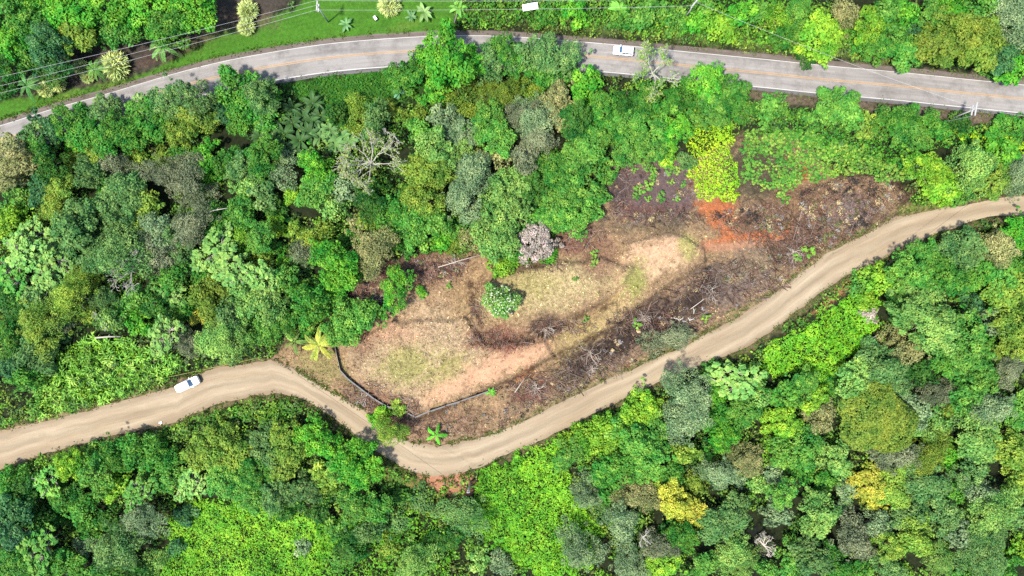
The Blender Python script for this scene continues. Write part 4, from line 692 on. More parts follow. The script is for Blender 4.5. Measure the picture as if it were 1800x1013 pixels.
# ------------------------------------------------------------------ dry litter, twigs and brush in the clearing
g = np.random.default_rng(51)
px = g.uniform(480, 1605, 260000); py = g.uniform(230, 790, 260000)
k = (sdist(px, py, CLEAR) < -2) & (g.uniform(size=len(px)) < .62); px, py = px[k], py[k]
col, ro = ground_colour(px, py); k = g.uniform(size=len(px)) < (.05 + .95 * ro ** 3) * np.clip(fbm(px / 12, py / 12, 66, 3) * 2.4 - .5, .15, 1); px, py, col, ro = px[k], py[k], col[k], ro[k]
x, y, z = at_arr(px, py); n = len(x)
f = np.minimum(1.7, g.lognormal(0.0, .32, n) * (.42 + 1.25 * np.clip(fbm(x / .9, y / .9, 88, 3) * 2.2 - .6, 0, 1))).reshape(-1, 1); tint = np.where(g.uniform(size=(n, 1)) < .10, np.array([[.75, 1.15, .6]]), np.array([[1., 1., 1.]]))
N = np.stack([g.normal(size=n) * .9, g.normal(size=n) * .9, np.ones(n)], 1)
V = leaves(np.stack([x, y, z + g.uniform(.03, .22, n)], 1), N, g.lognormal(-1.25, .4, n), .34, gen=g)
link('dry_grass', mesh_quads('dry_grass', V, g.uniform(size=n), np.clip(col * f * tint * 1.45, 0, .6)), M_DRY, kind='stuff', label='dry straw-coloured grass and litter over the cleared plot', category='dry grass')
def stick_quads(P0, P1, r):
    d = P1 - P0; u = np.cross(d, np.array([0, 0, 1.0])); u /= np.linalg.norm(u, axis=1, keepdims=True) + 1e-9; w = np.cross(d, u); w /= np.linalg.norm(w, axis=1, keepdims=True) + 1e-9
    r = np.asarray(r)[:, None]; a = [u * r, (-.5 * u + .87 * w) * r, (-.5 * u - .87 * w) * r]; out = []
    for i in range(3): j = (i + 1) % 3; out.append(np.stack([P0 + a[i], P0 + a[j], P1 + a[j] * .5, P1 + a[i] * .5], 1))
    return np.concatenate(out)
ZONES = [(650, 525, 50, 40, 420), (735, 474, 90, 24, 520), (1010, 415, 46, 28, 220), (700, 715, 40, 20, 220), (640, 690, 36, 24, 240), (880, 598, 60, 16, 300), (840, 545, 12, 50, 140), (990, 575, 60, 14, 200), (950, 468, 50, 10, 120), (1135, 565, 70, 26, 620), (1300, 495, 90, 36, 640), (1390, 430, 60, 40, 480),
         (1450, 375, 120, 50, 640), (1330, 395, 70, 40, 300), (960, 680, 70, 28, 480), (1150, 385, 90, 14, 200), (1040, 640, 60, 28, 300), (780, 750, 80, 20, 220), (1090, 330, 24, 50, 160), (1200, 540, 60, 40, 300)]
P0 = []; P1 = []; rr = []; cc = []
tw = [lin(c) / K_GROUND for c in ((206, 178, 156), (150, 112, 92), (110, 82, 70), (176, 160, 148), (84, 62, 54), (164, 112, 94))]
for (zx, zy, rx, ry, cnt) in ZONES:
    a = g.uniform(0, 6.28, cnt); u = np.sqrt(g.uniform(0, 1, cnt)); qx, qy = zx + np.cos(a) * u * rx, zy + np.sin(a) * u * ry
    k = (sdist(qx, qy, CLEAR) < -3); qx, qy = qx[k], qy[k]; cnt = len(qx); x, y, z = at_arr(qx, qy); base = g.uniform(0, 3.14)
    th = base + g.normal(size=cnt) * .8; ln = g.lognormal(.35, .5, cnt); e = g.uniform(-.08, .18, cnt)
    p = np.stack([x, y, z + g.uniform(.06, .35, cnt)], 1); d = np.stack([np.cos(th) * ln, np.sin(th) * ln, e * ln], 1)
    P0.append(p - d / 2); P1.append(p + d / 2); rr.append(g.uniform(.025, .065, cnt)); cc.append(np.array(tw)[g.integers(0, 6, cnt)])
P0, P1, rr, cc = map(np.concatenate, (P0, P1, rr, cc))
link('dead_twigs', mesh_quads('dead_twigs', stick_quads(P0, P1, rr), np.tile(g.uniform(size=len(rr)), 3), np.tile(cc, (3, 1))), M_DRY, kind='stuff', label='felled brown twigs and slash strewn over the cleared plot', category='twigs')
bq = []
for poly, cnt in ((BANK, 620), (KNOLL, 340), ([(600, 545), (640, 485), (720, 460), (860, 452), (850, 475), (740, 490), (660, 560)], 200), ([(1075, 285), (1215, 285), (1225, 385), (1090, 395)], 90), ([(1240, 380), (1390, 350), (1400, 420), (1300, 400)], 150), ([(600, 655), (690, 720), (740, 770), (660, 735)], 90)):
    P_ = np.array(poly); qx = g.uniform(P_[:, 0].min(), P_[:, 0].max(), cnt * 3); qy = g.uniform(P_[:, 1].min(), P_[:, 1].max(), cnt * 3); k = inpoly(qx, qy, poly) & (sdist(qx, qy, CLEAR) < -8) & (fbm(qx / 24, qy / 24, 14, 3) > .44); bq.append(np.stack([qx[k], qy[k]], 1)[:cnt])
bq = np.concatenate(bq); x, y, z = at_arr(bq[:, 0], bq[:, 1]); n = len(x)
bp_ = np.array([lin(c) / K_GROUND for c in ((56, 52, 50), (84, 68, 56), (122, 92, 76), (150, 118, 94), (196, 170, 124), (150, 142, 138), (116, 124, 66), (136, 94, 76))])
V, Cc, rr = mounds(x, y, z - .05, g.uniform(.35, 1.0, n), g.uniform(.2, .75, n), 30, g.uniform(.22, .42, n), bp_[np.clip((fbm(bq[:, 0] / 20, bq[:, 1] / 20, 61, 3) * 1.9 - .45) * 8 + g.normal(size=n) * 1.1, 0, 7).astype(int)] * g.uniform(.7, 1.6, (n, 1)), g)
link('dead_brush', mesh_quads('dead_brush', V, rr, Cc), M_DRY, kind='stuff', label='tangled dead brown brush on the burnt banks of the plot', category='brush')
def crooked(m, p, d, ln, r, g, depth, tip):
    """a branch that forks until it is a twig"""
    q = p + d * ln * .5 + g.normal(size=3) * ln * .06; e = p + d * ln + g.normal(size=3) * ln * .08
    m.tube([p, q, e], r, max(r * .62, tip), 5 if r > .07 else 3)
    if depth:
        for _ in range(2 if g.uniform() < .6 else 3):
            nd_ = d + g.normal(size=3) * .55; nd_ /= np.linalg.norm(nd_); crooked(m, e, nd_, ln * g.uniform(.55, .85), max(r * .62, tip), g, depth - 1, tip)
PILES = [(957, 577, 20, 'pale brush pile with spreading dead limbs at the foot of the upper pad'), (1036, 620, 24, 'large pale dead branch pile on dark burnt ground above the dirt road'), (1040, 648, 10, 'small grey brush heap just above the dirt road edge'),
         (942, 684, 16, 'brush heap on red-brown earth above the dirt road'), (702, 722, 13, 'reddish twig heap behind the dark fence'), (1395, 445, 18, 'tangled dark brush heap beside the dirt road on the right'), (655, 530, 22, 'heap of straight felled stems at the forest edge, left of clearing'),
         (1250, 515, 18, 'ashy brush pile in the burnt hollow'), (800, 462, 18, 'long grey felled poles at the top of the clearing'), (640, 700, 14, 'reddish cut brush outside the dark fence'), (1130, 560, 18, 'charred brush pile on black ash')]
for i, (qx, qy, r, lb) in enumerate(PILES):
    gg = np.random.default_rng(600 + i); x, y, z = at(qx, qy); t = link('brush_pile', None); t.location = (x, y, z); t['label'] = lb; t['category'] = 'brush pile'; rm = r * PX
    for j, (mm, cnt, rad) in enumerate(((M_PALE, 7, .075), (M_TWIG, 16, .05))):
        m = MB()
        for q in range(cnt):
            a = gg.uniform(0, 6.28); d = np.array([math.cos(a), math.sin(a), gg.uniform(-.02, .35)]); d /= np.linalg.norm(d)
            crooked(m, np.array([gg.normal() * rm * .12, gg.normal() * rm * .12, .1 + .1 * j]), d, rm * gg.uniform(.3, .55), rad, gg, 2, .022)
        link('limbs' if j == 0 else 'twigs', m.mesh('brush'), mm, t)

# ------------------------------------------------------------------ leafless trees and logs
M_WHITEBARK = plain('bleached_wood', tuple(lin((220, 212, 194)) / K_GROUND), .8, spec=.2, var=.25)
def bare_tree(qx, qy, r, h, seed, lb, leaf=None, main=5, mm=None, depth=4, arc=4.4):
    gg = np.random.default_rng(seed); x, y, z = at(qx, qy, h * .8); rm = r * PX; m = MB(); k = MB()
    t = link('leafless_tree', None); t.location = (x, y, z - .1); t['label'] = lb; t['category'] = 'dead tree'
    k.tube([(0, 0, -.2), (.1, 0, h * .3), (0, .1, h * .62)], .045 * h * .5, .16, 8); link('trunk', k.mesh('trunk', True), mm or M_WHITEBARK, t)
    for q in range(main):
        a = seed * 1.3 + arc * q / main + gg.uniform(-.6, .6); d = np.array([math.cos(a), math.sin(a), gg.uniform(.1, .8)]); d /= np.linalg.norm(d)
        crooked(m, np.array([0, .1, h * .6]), d, rm * .42, .15, gg, depth, .038)
    me = m.mesh('limbs'); link('limbs', me, mm or M_WHITEBARK, t)
    if leaf:
        v = np.array([p for p in m.v]); P = v[gg.integers(0, len(v), leaf[0])] + gg.normal(size=(leaf[0], 3)) * .25
        o = link('leaf_tufts', mesh_quads('leaf_tufts', leaves(P, gg.normal(size=P.shape) * .5 + np.array([0, 0, 1]), gg.uniform(.25, .5, len(P)), gen=gg), gg.uniform(size=len(P))), M_LEAF, t); o.color = (*leafc(*leaf[1]), 1); o['kind'] = 'stuff'
bare_tree(648, 284, 50, 11, 701, 'big white leafless tree with many forked limbs in the forest', (1500, (160, 176, 96)), 8, depth=5, arc=6.28)
bare_tree(222, 478, 38, 9, 702, 'white forked bare snag rising over grey-green crowns on the left', None, 5)
bare_tree(690, 236, 22, 9, 703, 'small white leafless top just above the big leafless tree', None, 3, depth=3)
bare_tree(1132, 950, 18, 8, 704, 'small grey dead tree with a white limb near the bottom middle', None, 4, depth=3)
bare_tree(1348, 965, 22, 9, 705, 'brownish grey dead tree beside the dark gap at the bottom', None, 5, M_PALE)
bare_tree(296, 590, 24, 6, 706, 'crooked pale bare tree above the white vehicle', (120, (140, 170, 90)), 4)
bare_tree(10, 470, 16, 6, 707, 'thin pale bare branches at the left edge', None, 4, depth=3)
bare_tree(180, 562, 22, 7, 708, 'fan of thin white bare twigs in the left forest', None, 4, depth=3)
bare_tree(1150, 126, 42, 8, 719, 'sparse pale-leaved tree with white limbs leaning over the paved road', (1300, (156, 186, 84)), 6, depth=4, arc=6.28)
def log(px0, py0, px1, py1, h, r, lb, mm=None, name='fallen_log'):
    x0, y0, z0 = at(px0, py0, h); x1, y1, z1 = at(px1, py1, h); m = MB(); c = np.array([(x0 + x1) / 2, (y0 + y1) / 2, (z0 + z1) / 2]); a = np.array([x0, y0, z0 + h]) - c; b = np.array([x1, y1, z1 + h]) - c
    m.tube([a, (a + b) / 2 + np.array([.12, .12, .05]), b], r, r * .6, 8); m.tube([(a + b) / 2, (a + b) / 2 + np.array([.5, .6, .3])], r * .4, r * .2, 5)
    o = link(name, m.mesh(name, True), mm or M_WHITEBARK); o.location = c; o['label'] = lb; o['category'] = 'log'; return o
log(168, 594, 212, 592, 1.6, .2, 'pale fallen log lying in the cane left of the white vehicle')
log(362, 374, 400, 366, 5.0, .14, 'white curved dead branch among the left forest crowns')
log(1530, 592, 1541, 596, 1.5, .16, 'short white log on the shaded slope right of the lime creeper bank')
log(770, 470, 850, 447, .35, .10, 'long grey felled pole at the top edge of the clearing', M_PALE)
log(905, 690, 924, 662, .3, .10, 'pale bare pole on the red-brown bank', None)
log(1212, 545, 1250, 517, .3, .09, 'thin grey pole lying across the burnt bank', M_PALE)
for i, (qx, qy, an) in enumerate([(1184, 560, .2), (1192, 563, .9), (1198, 561, -.5), (1204, 566, .3), (1211, 563, 1.2), (1217, 562, -.2), (1219, 547, 1.5)]):
    dx, dy = 5 * math.cos(an), 5 * math.sin(an)
    o = log(qx - dx, qy - dy, qx + dx, qy + dy, .25, .15, 'short pale cut log in the row on the dark bank above the dirt road', name='cut_log'); o['group'] = 'cut logs on the bank'

# ------------------------------------------------------------------ palms, bananas, cane, yellow shrubs, small plants
def frond_mesh(L, seed, droop=.55, lw=.07):
    gg = np.random.default_rng(seed); Q = []; n = 22
    def pos(t): return np.array([L * t * (1 - .12 * t), 0, L * (.42 * t - (.42 + droop) * t * t * .8)])
    for i in range(n):
        t0, t1 = i / n, (i + 1) / n; p, q = pos(t0), pos(t1); w = .035 * (1 - t0) + .01; Q.append([p + (0, w, 0), p - (0, w, 0), q - (0, w, 0), q + (0, w, 0)])
        if i > 2:
            for s in (-1, 1):
                l = L * (.15 * math.sin(math.pi * min(1, t0 * .93 + .08)) ** .7 + .02) * gg.uniform(.85, 1.1); tip = p + np.array([l * .55, s * l * .8, -l * .25]); mid = (p + tip) / 2 + np.array([0, 0, .04])
                Q.append([p, mid + np.array([lw * L * .35, -s * lw * L * .1, 0]), tip, mid - np.array([lw * L * .35, -s * lw * L * .1, 0])])
    Q = np.array(Q); return mesh_quads('frond', Q, gg.uniform(size=len(Q)))
FR = [frond_mesh(3.0, 800 + i, d) for i, d in enumerate((.3, .6, .95, 1.25))]
def palm(qx, qy, r, h, c, lb, n=15):
    x, y, z = at(qx, qy, h); t = link('palm_tree', None); t.location = (x, y, z - .1); t['label'] = lb; t['category'] = 'palm'; m = MB()
    m.tube([(0, 0, -.2), (.06, .03, h * .5), (0, 0, h)], .2 if h > 2 else .12, .13, 8); link('trunk', m.mesh('palm_trunk', True), M_BARK, t); s = r * PX / 2.75
    for i in range(n):
        f = link('frond', FR[i % 4], M_PALM, t); f.location = (0, 0, h); f.rotation_euler = (R.uniform(-.25, .25), R.uniform(-.25, .1), 6.283 * i / n * 2.4 + R.uniform(-.2, .2)); f.scale = (s * R.uniform(.85, 1.12),) * 3
        k = R.uniform(.6, 1.25); cc = leafc(*c); cc = (cc[0] * R.uniform(.75, 1.1), cc[1], cc[2]); f.color = (cc[0] * k, cc[1] * k, cc[2] * k, 1)
palm(560, 606, 30, 3.2, (206, 204, 84), 'yellow-green palm with broad fronds beside the dark fence', 17)
palm(517, 601, 22, 2.4, (146, 170, 78), 'greener palm just left of the yellow palm', 12)
palm(766, 765, 19, 1.2, (124, 206, 52), 'small bright green palm in the scrub above the road bend', 12)
palm(862, 690, 10, .8, (118, 196, 52), 'tiny bright green palm at the right end of the dark fence', 9)
palm(285, 82, 27, 3.2, (126, 164, 84), 'grey-green palm on the lawn right of the round yellow shrub', 16)
palm(47, 150, 25, 3.0, (98, 142, 72), 'dark palm left of the yellow shrubs near the left edge', 15)
palm(166, 122, 23, 3.0, (116, 158, 72), 'palm standing between two yellow shrubs', 13)
def paddle(L, seed):
    gg = np.random.default_rng(seed); Q = []; n = 6; P = []
    for i in range(n + 1):
        t = i / n; x = L * t * (1 - .1 * t); zz = L * (.75 * t - .62 * t * t); w = L * .15 * math.sin(math.pi * min(1, .12 + t * .9)) ** .7 if i < n else .02
        if i == 0: w = .03
        P.append((np.array([x, w, zz + w * .25]), np.array([x, 0, zz]), np.array([x, -w, zz + w * .25])))
    for a, b in zip(P[:-1], P[1:]): Q += [[a[0], a[1], b[1], b[0]], [a[1], a[2], b[2], b[1]]]
    Q = np.array(Q); return mesh_quads('leaf', Q, np.full(len(Q), gg.uniform(.3, .8)))
PD = [paddle(2.6, 820 + i) for i in range(3)]
def banana(qx, qy, r, c, lb, gname=None, n=10):
    h = .8; x, y, z = at(qx, qy, h + 1); t = link('banana_plant', None); t.location = (x, y, z); t['label'] = lb; t['category'] = 'plant'; s = r * PX / 2.3
    if gname: t['group'] = gname
    m = MB(); m.tube([(0, 0, -.2), (0, 0, h * s * 1.2)], .16 * s, .1 * s, 7); link('stem', m.mesh('stem', True), M_BARK, t)
    for i in range(n):
        f = link('leaf', PD[i % 3], M_PALM, t); f.location = (0, 0, h * s); f.rotation_euler = (R.uniform(-.3, .3), R.uniform(-.35, .35), i * 2.4 + R.uniform(-.3, .3)); f.scale = (s * R.uniform(.8, 1.15),) * 3
        k = R.uniform(.75, 1.25); cc = leafc(*c); f.color = (cc[0] * k, cc[1] * k, cc[2] * k, 1)
BAN = [(548, 180), (530, 203), (510, 214), (497, 234), (478, 246), (470, 228), (545, 213), (560, 238), (578, 226), (597, 240), (525, 246), (541, 234), (612, 250), (586, 254), (512, 190), (560, 205), (455, 240), (515, 262)]
for i, (a, b) in enumerate(BAN):
    lt = i in (7, 8, 9, 12, 13); banana(a, b, 21, (104, 142, 84) if lt else (62, 96, 50), 'paler banana plant on the lower right of the dark thicket' if lt else 'dark blue-green banana plant in the shaded thicket below the paved road', 'banana plants, pale' if lt else 'banana plants, dark')  # the dark leaf colour has the shade of the thicket worked in
banana(745, 19, 17, (138, 170, 104), 'grey-green rosette plant on the lawn right of the yellow shrub'); banana(721, 25, 11, (112, 152, 106), 'small dark rosette plant beside the grey-green one on the lawn', n=8)
banana(606, 40, 14, (112, 156, 104), 'narrow dark-leaved plant alone on the lawn', n=8); banana(1088, 16, 20, (124, 186, 74), 'broad-leaved plant on the bank above the white car'); banana(806, 12, 16, (128, 184, 84), 'broad-leaved plant where lawn meets the roadside bank')
banana(700, 160, 12, (104, 156, 128), 'small blue-green rosette beside the big bright tree'); banana(14, 915, 26, (82, 132, 96), 'large dark drooping plant at the lower left edge'); banana(1460, 88, 13, (160, 196, 140), 'pale-leaved rosette at the paved road edge, top right')
def cane_mesh(seed, n=34):
    gg = np.random.default_rng(seed); Q = []
    for i in range(n):
        a = gg.uniform(0, 6.28); L = gg.uniform(1.3, 2.4); b = np.array([gg.normal() * .35, gg.normal() * .35, gg.uniform(.3, 1.2)]); d = np.array([math.cos(a), math.sin(a), 0]); s = np.array([-d[1], d[0], 0]); up = gg.uniform(.5, 1.1); P = []
        for j in range(4):
            t = j / 3; P.append((b + d * L * t * .68 + np.array([0, 0, L * (up * t - .85 * t * t)]), .11 * (1 - abs(t - .4)) * (1 if j < 3 else .15)))
        for (p, w), (q, v) in zip(P[:-1], P[1:]): Q.append([p + s * w, p - s * w, q - s * v, q + s * v])
    Q = np.array(Q); return mesh_quads('cane', Q, np.repeat(gg.uniform(size=n), 3))
CN = [cane_mesh(840 + i) for i in range(3)]
CANE = [(50, 700), (60, 650), (130, 600), (200, 588), (275, 610), (310, 640), (300, 668), (210, 696), (120, 722), (50, 735)]
gg = np.random.default_rng(77); got = []
while len(got) < 62:
    a, b = gg.uniform(40, 315), gg.uniform(585, 735)
    if inpoly(np.array([a]), np.array([b]), CANE)[0] and all(math.hypot(a - p, b - q) > 14 for p, q in got): got.append((a, b))
for i, (a, b) in enumerate(got):
    x, y, z = at(a, b, 1.2); o = link('cane_clump', CN[i % 3], M_PALM); o.location = (x, y, z); o.rotation_euler.z = gg.uniform(0, 6.28); s = gg.uniform(.7, 1.2); o.scale = (s, s, s)
    o.color = (*leafc(*[(136, 188, 70), (158, 206, 80), (122, 170, 62), (172, 206, 92)][gg.integers(0, 4)]), 1); o['label'] = 'green clump of tall cane with arching strap leaves, left of the white vehicle'; o['category'] = 'cane'; o['group'] = 'cane clumps beside the dirt road'
for i, (a, b, r, lb) in enumerate([(79, 156, 15, 'yellow spiky shrub, left half of the twin pair near the left edge'), (101, 147, 14, 'yellow spiky shrub, right half of the twin pair near the left edge'), (140, 117, 14, 'yellow spiky shrub left of the palm, upper one'), (152, 134, 12, 'yellow spiky shrub left of the palm, lower one'),
                                   (202, 115, 25, 'large round pale yellow spiky shrub by the lawn'), (435, 18, 18, 'pale yellow spiky shrub near the top edge, upper one'), (432, 47, 15, 'pale yellow spiky shrub near the top edge, lower one'), (684, 9, 20, 'pale yellow spiky shrub on the lawn at the top edge')]):
    x, y, z = at(a, b, 1.4); t = link('yellow_shrub', None); t.location = (x, y, z); t['label'] = lb; t['category'] = 'shrub'; s = r * PX / 2.75; m = MB()
    for q in range(4): m.tube([(0, 0, -.2), (math.cos(q * 1.6) * .5 * s, math.sin(q * 1.6) * .5 * s, 1.3)], .09, .04, 5)
    link('stems', m.mesh('stems', True), M_BARK, t); c = link('crown', SPK[i % 2], M_PALM, t); c.location = (0, 0, .9); c.scale = (s, s, s * .95); c.rotation_euler.z = i; c.color = (*leafc(232, 240, 160), 1)
PL = [(1088, 288, 7), (1115, 300, 6), (1120, 335, 9), (1117, 344, 7), (1138, 328, 11), (1145, 316, 7), (1163, 345, 9), (1145, 297, 8), (1178, 302, 10), (1150, 305, 7), (1190, 350, 6), (1140, 350, 6), (1128, 282, 8), (1168, 290, 8), (1190, 300, 8), (1200, 325, 6), (1180, 320, 6),
      (1306, 312, 10), (1372, 340, 10), (1380, 350, 10), (1043, 448, 8), (1046, 462, 7), (790, 503, 6), (1418, 440, 14), (1400, 452, 8), (1240, 560, 8), (738, 508, 8), (746, 520, 7), (1120, 570, 9), (665, 556, 6), (1010, 490, 5), (1030, 560, 6)]
Z1 = [(1310, 236), (1400, 228), (1480, 255), (1560, 280), (1592, 318), (1570, 322), (1500, 303), (1440, 312), (1400, 330), (1350, 335), (1308, 318)]
got = []
while len(got) < 125:
    a, b = gg.uniform(1300, 1595), gg.uniform(228, 336)
    if inpoly(np.array([a]), np.array([b]), Z1)[0] and all(math.hypot(a - p, b - q) > 8.5 for p, q in got) and math.hypot((a - 1412) / 12, (b - 298) / 16) > 1 and math.hypot((a - 1345) / 20, (b - 280) / 12) > 1: got.append((a, b))
PL2 = [(a, b, gg.uniform(6, 11)) for a, b in got]
plant_me = [rosette_crown('plant_leaves', 860 + i, 1.1, 7, .5, 7)[0] for i in range(3)]
for i, (a, b, r) in enumerate(PL + PL2):
    x, y, z = at(a, b, .3); o = link('leafy_plant', plant_me[i % 3], M_LEAF); o.location = (x, y, z + .3); o.rotation_euler.z = gg.uniform(0, 6.28); s = r * PX / 1.1; o.scale = (s, s, s * 1.2)
    o.color = (*leafc(*[(122, 172, 68), (142, 186, 76), (158, 186, 84), (112, 158, 64)][gg.integers(0, 4)]), 1); o['category'] = 'plant'
    slope = i < 17
    o['label'] = 'small green plant sprouting on the purple burnt slope left of the creeper block' if slope else ('low green leafy plant on the burnt slope right of the creeper block' if i >= len(PL) else f'small green sprout in the cleared plot, {where(a, b)[0]} {where(a, b)[1]}')
    o['group'] = 'plants on the burnt slope, left' if slope else ('plants on the burnt slope, right' if i >= len(PL) else 'sprouts in the clearing')
# white blossom on the lone tree in the clearing
for ob in list(COL.objects):
    if ob.get('label', '').startswith('lone green tree'):
        gg2 = np.random.default_rng(5); n = 90; a = gg2.uniform(0, 6.28, n); u = np.sqrt(gg2.uniform(0, 1, n)); P = np.stack([u * 3.5 * np.cos(a), u * 3.5 * np.sin(a), 2.6 * (1 - u ** 2.2) + .35], 1)
        zc = [c for c in ob.children if c.name.startswith('crown')][0].location.z
        o = link('blossom', mesh_quads('blossom', leaves(P, np.tile([0, 0, 1.], (n, 1)) + gg2.normal(size=(n, 3)) * .3, gg2.uniform(.25, .5, n), .7, gen=gg2), gg2.uniform(.4, .8, n)), M_LEAF, ob); o.location.z = zc; o.color = (.3, .32, .22, 1)
    
# ------------------------------------------------------------------ fence
M_BLACK = plain('black_sheet', (.012, .012, .013), .5, var=.3); M_PLANK = plain('weathered_plank', tuple(lin((140, 138, 134)) / K_GROUND), .85, var=.35, scale=3); M_POST = plain('dark_post', (.02, .018, .016), .8)
fx0, fy0, fz0 = at(660, 690); fence = link('boundary_fence', None); fence.location = (fx0, fy0, fz0); fence['label'] = 'low dark sheet fence with grey top planks round the lower corner of the plot'; fence['category'] = 'fence'
RUNS = [([(588, 596), (592, 616), (596, 634), (600, 650)], 0), ([(600, 650), (613, 664), (628, 676), (644, 688), (660, 700), (675, 709)], 1), ([(675, 709), (690, 716), (714, 722), (730, 731)], 1), ([(730, 731), (757, 721), (783, 712), (810, 703), (837, 694), (859, 686)], 1)]
for pts, plank in RUNS:
    W3 = [np.array(at(a, b)) for a, b in pts]
    for i, (p, q) in enumerate(zip(W3[:-1], W3[1:])):
        d = q - p; ln = np.linalg.norm(d[:2]); rz = math.atan2(d[1], d[0]); c = (p + q) / 2 - np.array([fx0, fy0, fz0]); nrm = np.array([-math.sin(rz), math.cos(rz), 0])
        m = MB(); m.box((0, 0, .45), (ln * .97, .07, 1.0)); o = link('panel', m.mesh('panel'), M_BLACK, fence); o.location = c; o.rotation_euler.z = rz
        if plank:
            m = MB(); m.box((0, 0, 0), (ln * .94, .2, .06)); o = link('plank', m.mesh('plank'), M_PLANK, fence); o.location = c - nrm * .14 + np.array([0, 0, .9 + .04 * (i % 2)]); o.rotation_euler = (0, R.uniform(-.02, .02), rz + R.uniform(-.02, .02))
        m = MB(); m.box((0, 0, .55), (.14, .14, 1.3), taper=.9); o = link('post', m.mesh('post'), M_POST, fence); o.location = p - np.array([fx0, fy0, fz0]) + nrm * .12; o.rotation_euler.z = rz

# ------------------------------------------------------------------ poles and cables
M_CONC = plain('pale_concrete', tuple(lin((216, 214, 208)) / K_GROUND), .8, var=.15); M_CERAM = plain('insulator', (.25, .24, .22), .3)
M_CABLE = plain('cable', (.2, .2, .195), .6); M_CABLED = plain('dark_cable', (.02, .02, .02), .6)
def pole(bx, by, h, arm_rz, lb, arm=2.2):
    x, y, z = at(bx, by); t = link('utility_pole', None); t.location = (x, y, z); t['label'] = lb; t['category'] = 'pole'; m = MB()
    m.tube([(0, 0, -.5), (0, 0, h * .5), (0, 0, h)], .17, .11, 10); link('shaft', m.mesh('shaft', True), M_CONC, t); tops = []
    for k_, zz in enumerate((h - .35, h - 1.5)):
        m = MB(); m.box((0, 0, 0), (arm * (1 - .25 * k_), .26, .16)); o = link('crossarm', m.mesh('crossarm'), M_CONC, t); o.location = (0, 0, zz); o.rotation_euler.z = arm_rz
        m = MB(); m.tube([(0, .1, zz - .8), (arm * .3, .1, zz - .05)], .025, .025, 4); o = link('brace', m.mesh('brace'), M_CERAM, t); o.rotation_euler.z = arm_rz
    for s in (-.45, 0, .45):
        m = MB(); m.tube([(0, 0, 0), (0, 0, .1), (0, 0, .22)], .09, .05, 8); o = link('insulator', m.mesh('insulator', True), M_CERAM, t); lx, ly = s * arm * math.cos(arm_rz), s * arm * math.sin(arm_rz); o.location = (lx, ly, h - .27); tops.append(np.array([x + lx, y + ly, z + h - .05]))
    return tops
pa = pole(577, 39, 9, 1.5, 'white concrete utility pole with crossarms on the lawn at the top'); pr = pole(1668, 210, 9, 1.4, 'white utility pole with crossarms beside the paved road on the right', 2.8)
pc = pole(1203, 34, 9, .9, 'utility pole among the bushes at the top edge above the paved road'); pd = pole(827, 847, 8, .1, 'slim white post at the outside of the dirt road bend', .6)
def cable(a, b, sag, lb, mm=None, r=.022, cat='cable', grp=None):
    a, b = np.array(a), np.array(b); m = MB(); c = (a + b) / 2; P = []
    for i in range(17):
        t = i / 16; P.append(a + (b - a) * t - np.array([0, 0, sag * 4 * t * (1 - t)]) - c)
    m.tube(P, r, r, 4); o = link('overhead_cable', m.mesh('cable'), mm or M_CABLE); o.location = c; o['label'] = lb; o['category'] = cat
    if grp: o['group'] = grp
def hp(qx, qy, h): x, y, z = at(qx, qy, h); return (x, y, z + h)
cable(pa[0], hp(-150, 200, 9), 1.0, 'lower power line running left from the lawn pole', grp='power lines'); cable(pa[2], hp(-150, 168, 9), 1.0, 'upper power line running left from the lawn pole', grp='power lines')
cable(pa[1], hp(-150, 186, 9), 1.0, 'middle power line running left from the lawn pole', grp='power lines')
cable(pa[0], pc[0], .8, 'lower power line running right from the lawn pole above the road bank', grp='power lines'); cable(pa[2], pc[2], .8, 'upper power line running right from the lawn pole above the road bank', grp='power lines')
cable(pc[1], pr[1], 1.2, 'power line crossing the paved road to the roadside pole', grp='power lines'); cable(pr[1], hp(1960, 222, 9), .8, 'power line running right from the roadside pole', grp='power lines')
cable(pd[1], hp(440, 604, 7), .8, 'thin dark cable over the dirt road left of the bend post', M_CABLED, .025); cable(hp(1330, 640, 7), hp(1880, 228, 7), .6, 'thin dark cable crossing the right end of the dirt road', M_CABLED, .025)
cable(hp(292, 664, .4), hp(470, 626, .4), .05, 'yellow-green rope along the dirt road edge above the white vehicle', plain('yellow_rope', (.2, .2, .05), .7), .04)
m = MB(); x, y, z = at(1650, 216); cable(pr[0] - np.array([0, 0, 1.5]), (x, y, z), 0, 'guy wire of the roadside pole', M_CABLE, .03)

# ------------------------------------------------------------------ board, box, slab, scrap
M_WPNL = plain('white_panel', (.55, .55, .54), .5, var=.06)
x, y, z = at(932, 12, 2.2); t = link('white_board', None); t.location = (x, y, z); t.rotation_euler.z = .16; t['label'] = 'plain white board standing in the weeds at the top edge'; t['category'] = 'board'
m = MB(); m.box((0, 0, 0), (3.3, 1.35, .05)); o = link('panel', m.mesh('panel'), M_WPNL, t); o.location = (0, 0, 2.2); o.rotation_euler = (.25, 0, 0)
for s in (-1.3, 1.3): m = MB(); m.box((0, 0, 1.05), (.09, .09, 2.3)); o = link('post', m.mesh('post'), M_POST, t); o.location = (s, 0, 0)
x, y, z = at(660, 33, .4); t = link('service_box', None); t.location = (x, y, z); t.rotation_euler.z = -.95; t['label'] = 'small white box with a dark side on the lawn'; t['category'] = 'box'
m = MB(); m.box((0, 0, .4), (.95, .5, .8), taper=.95); link('body', m.mesh('body'), M_POST, t); m = MB(); m.box((0, 0, .84), (1.0, .55, .06), taper=.94); link('lid', m.mesh('lid'), M_WPNL, t)
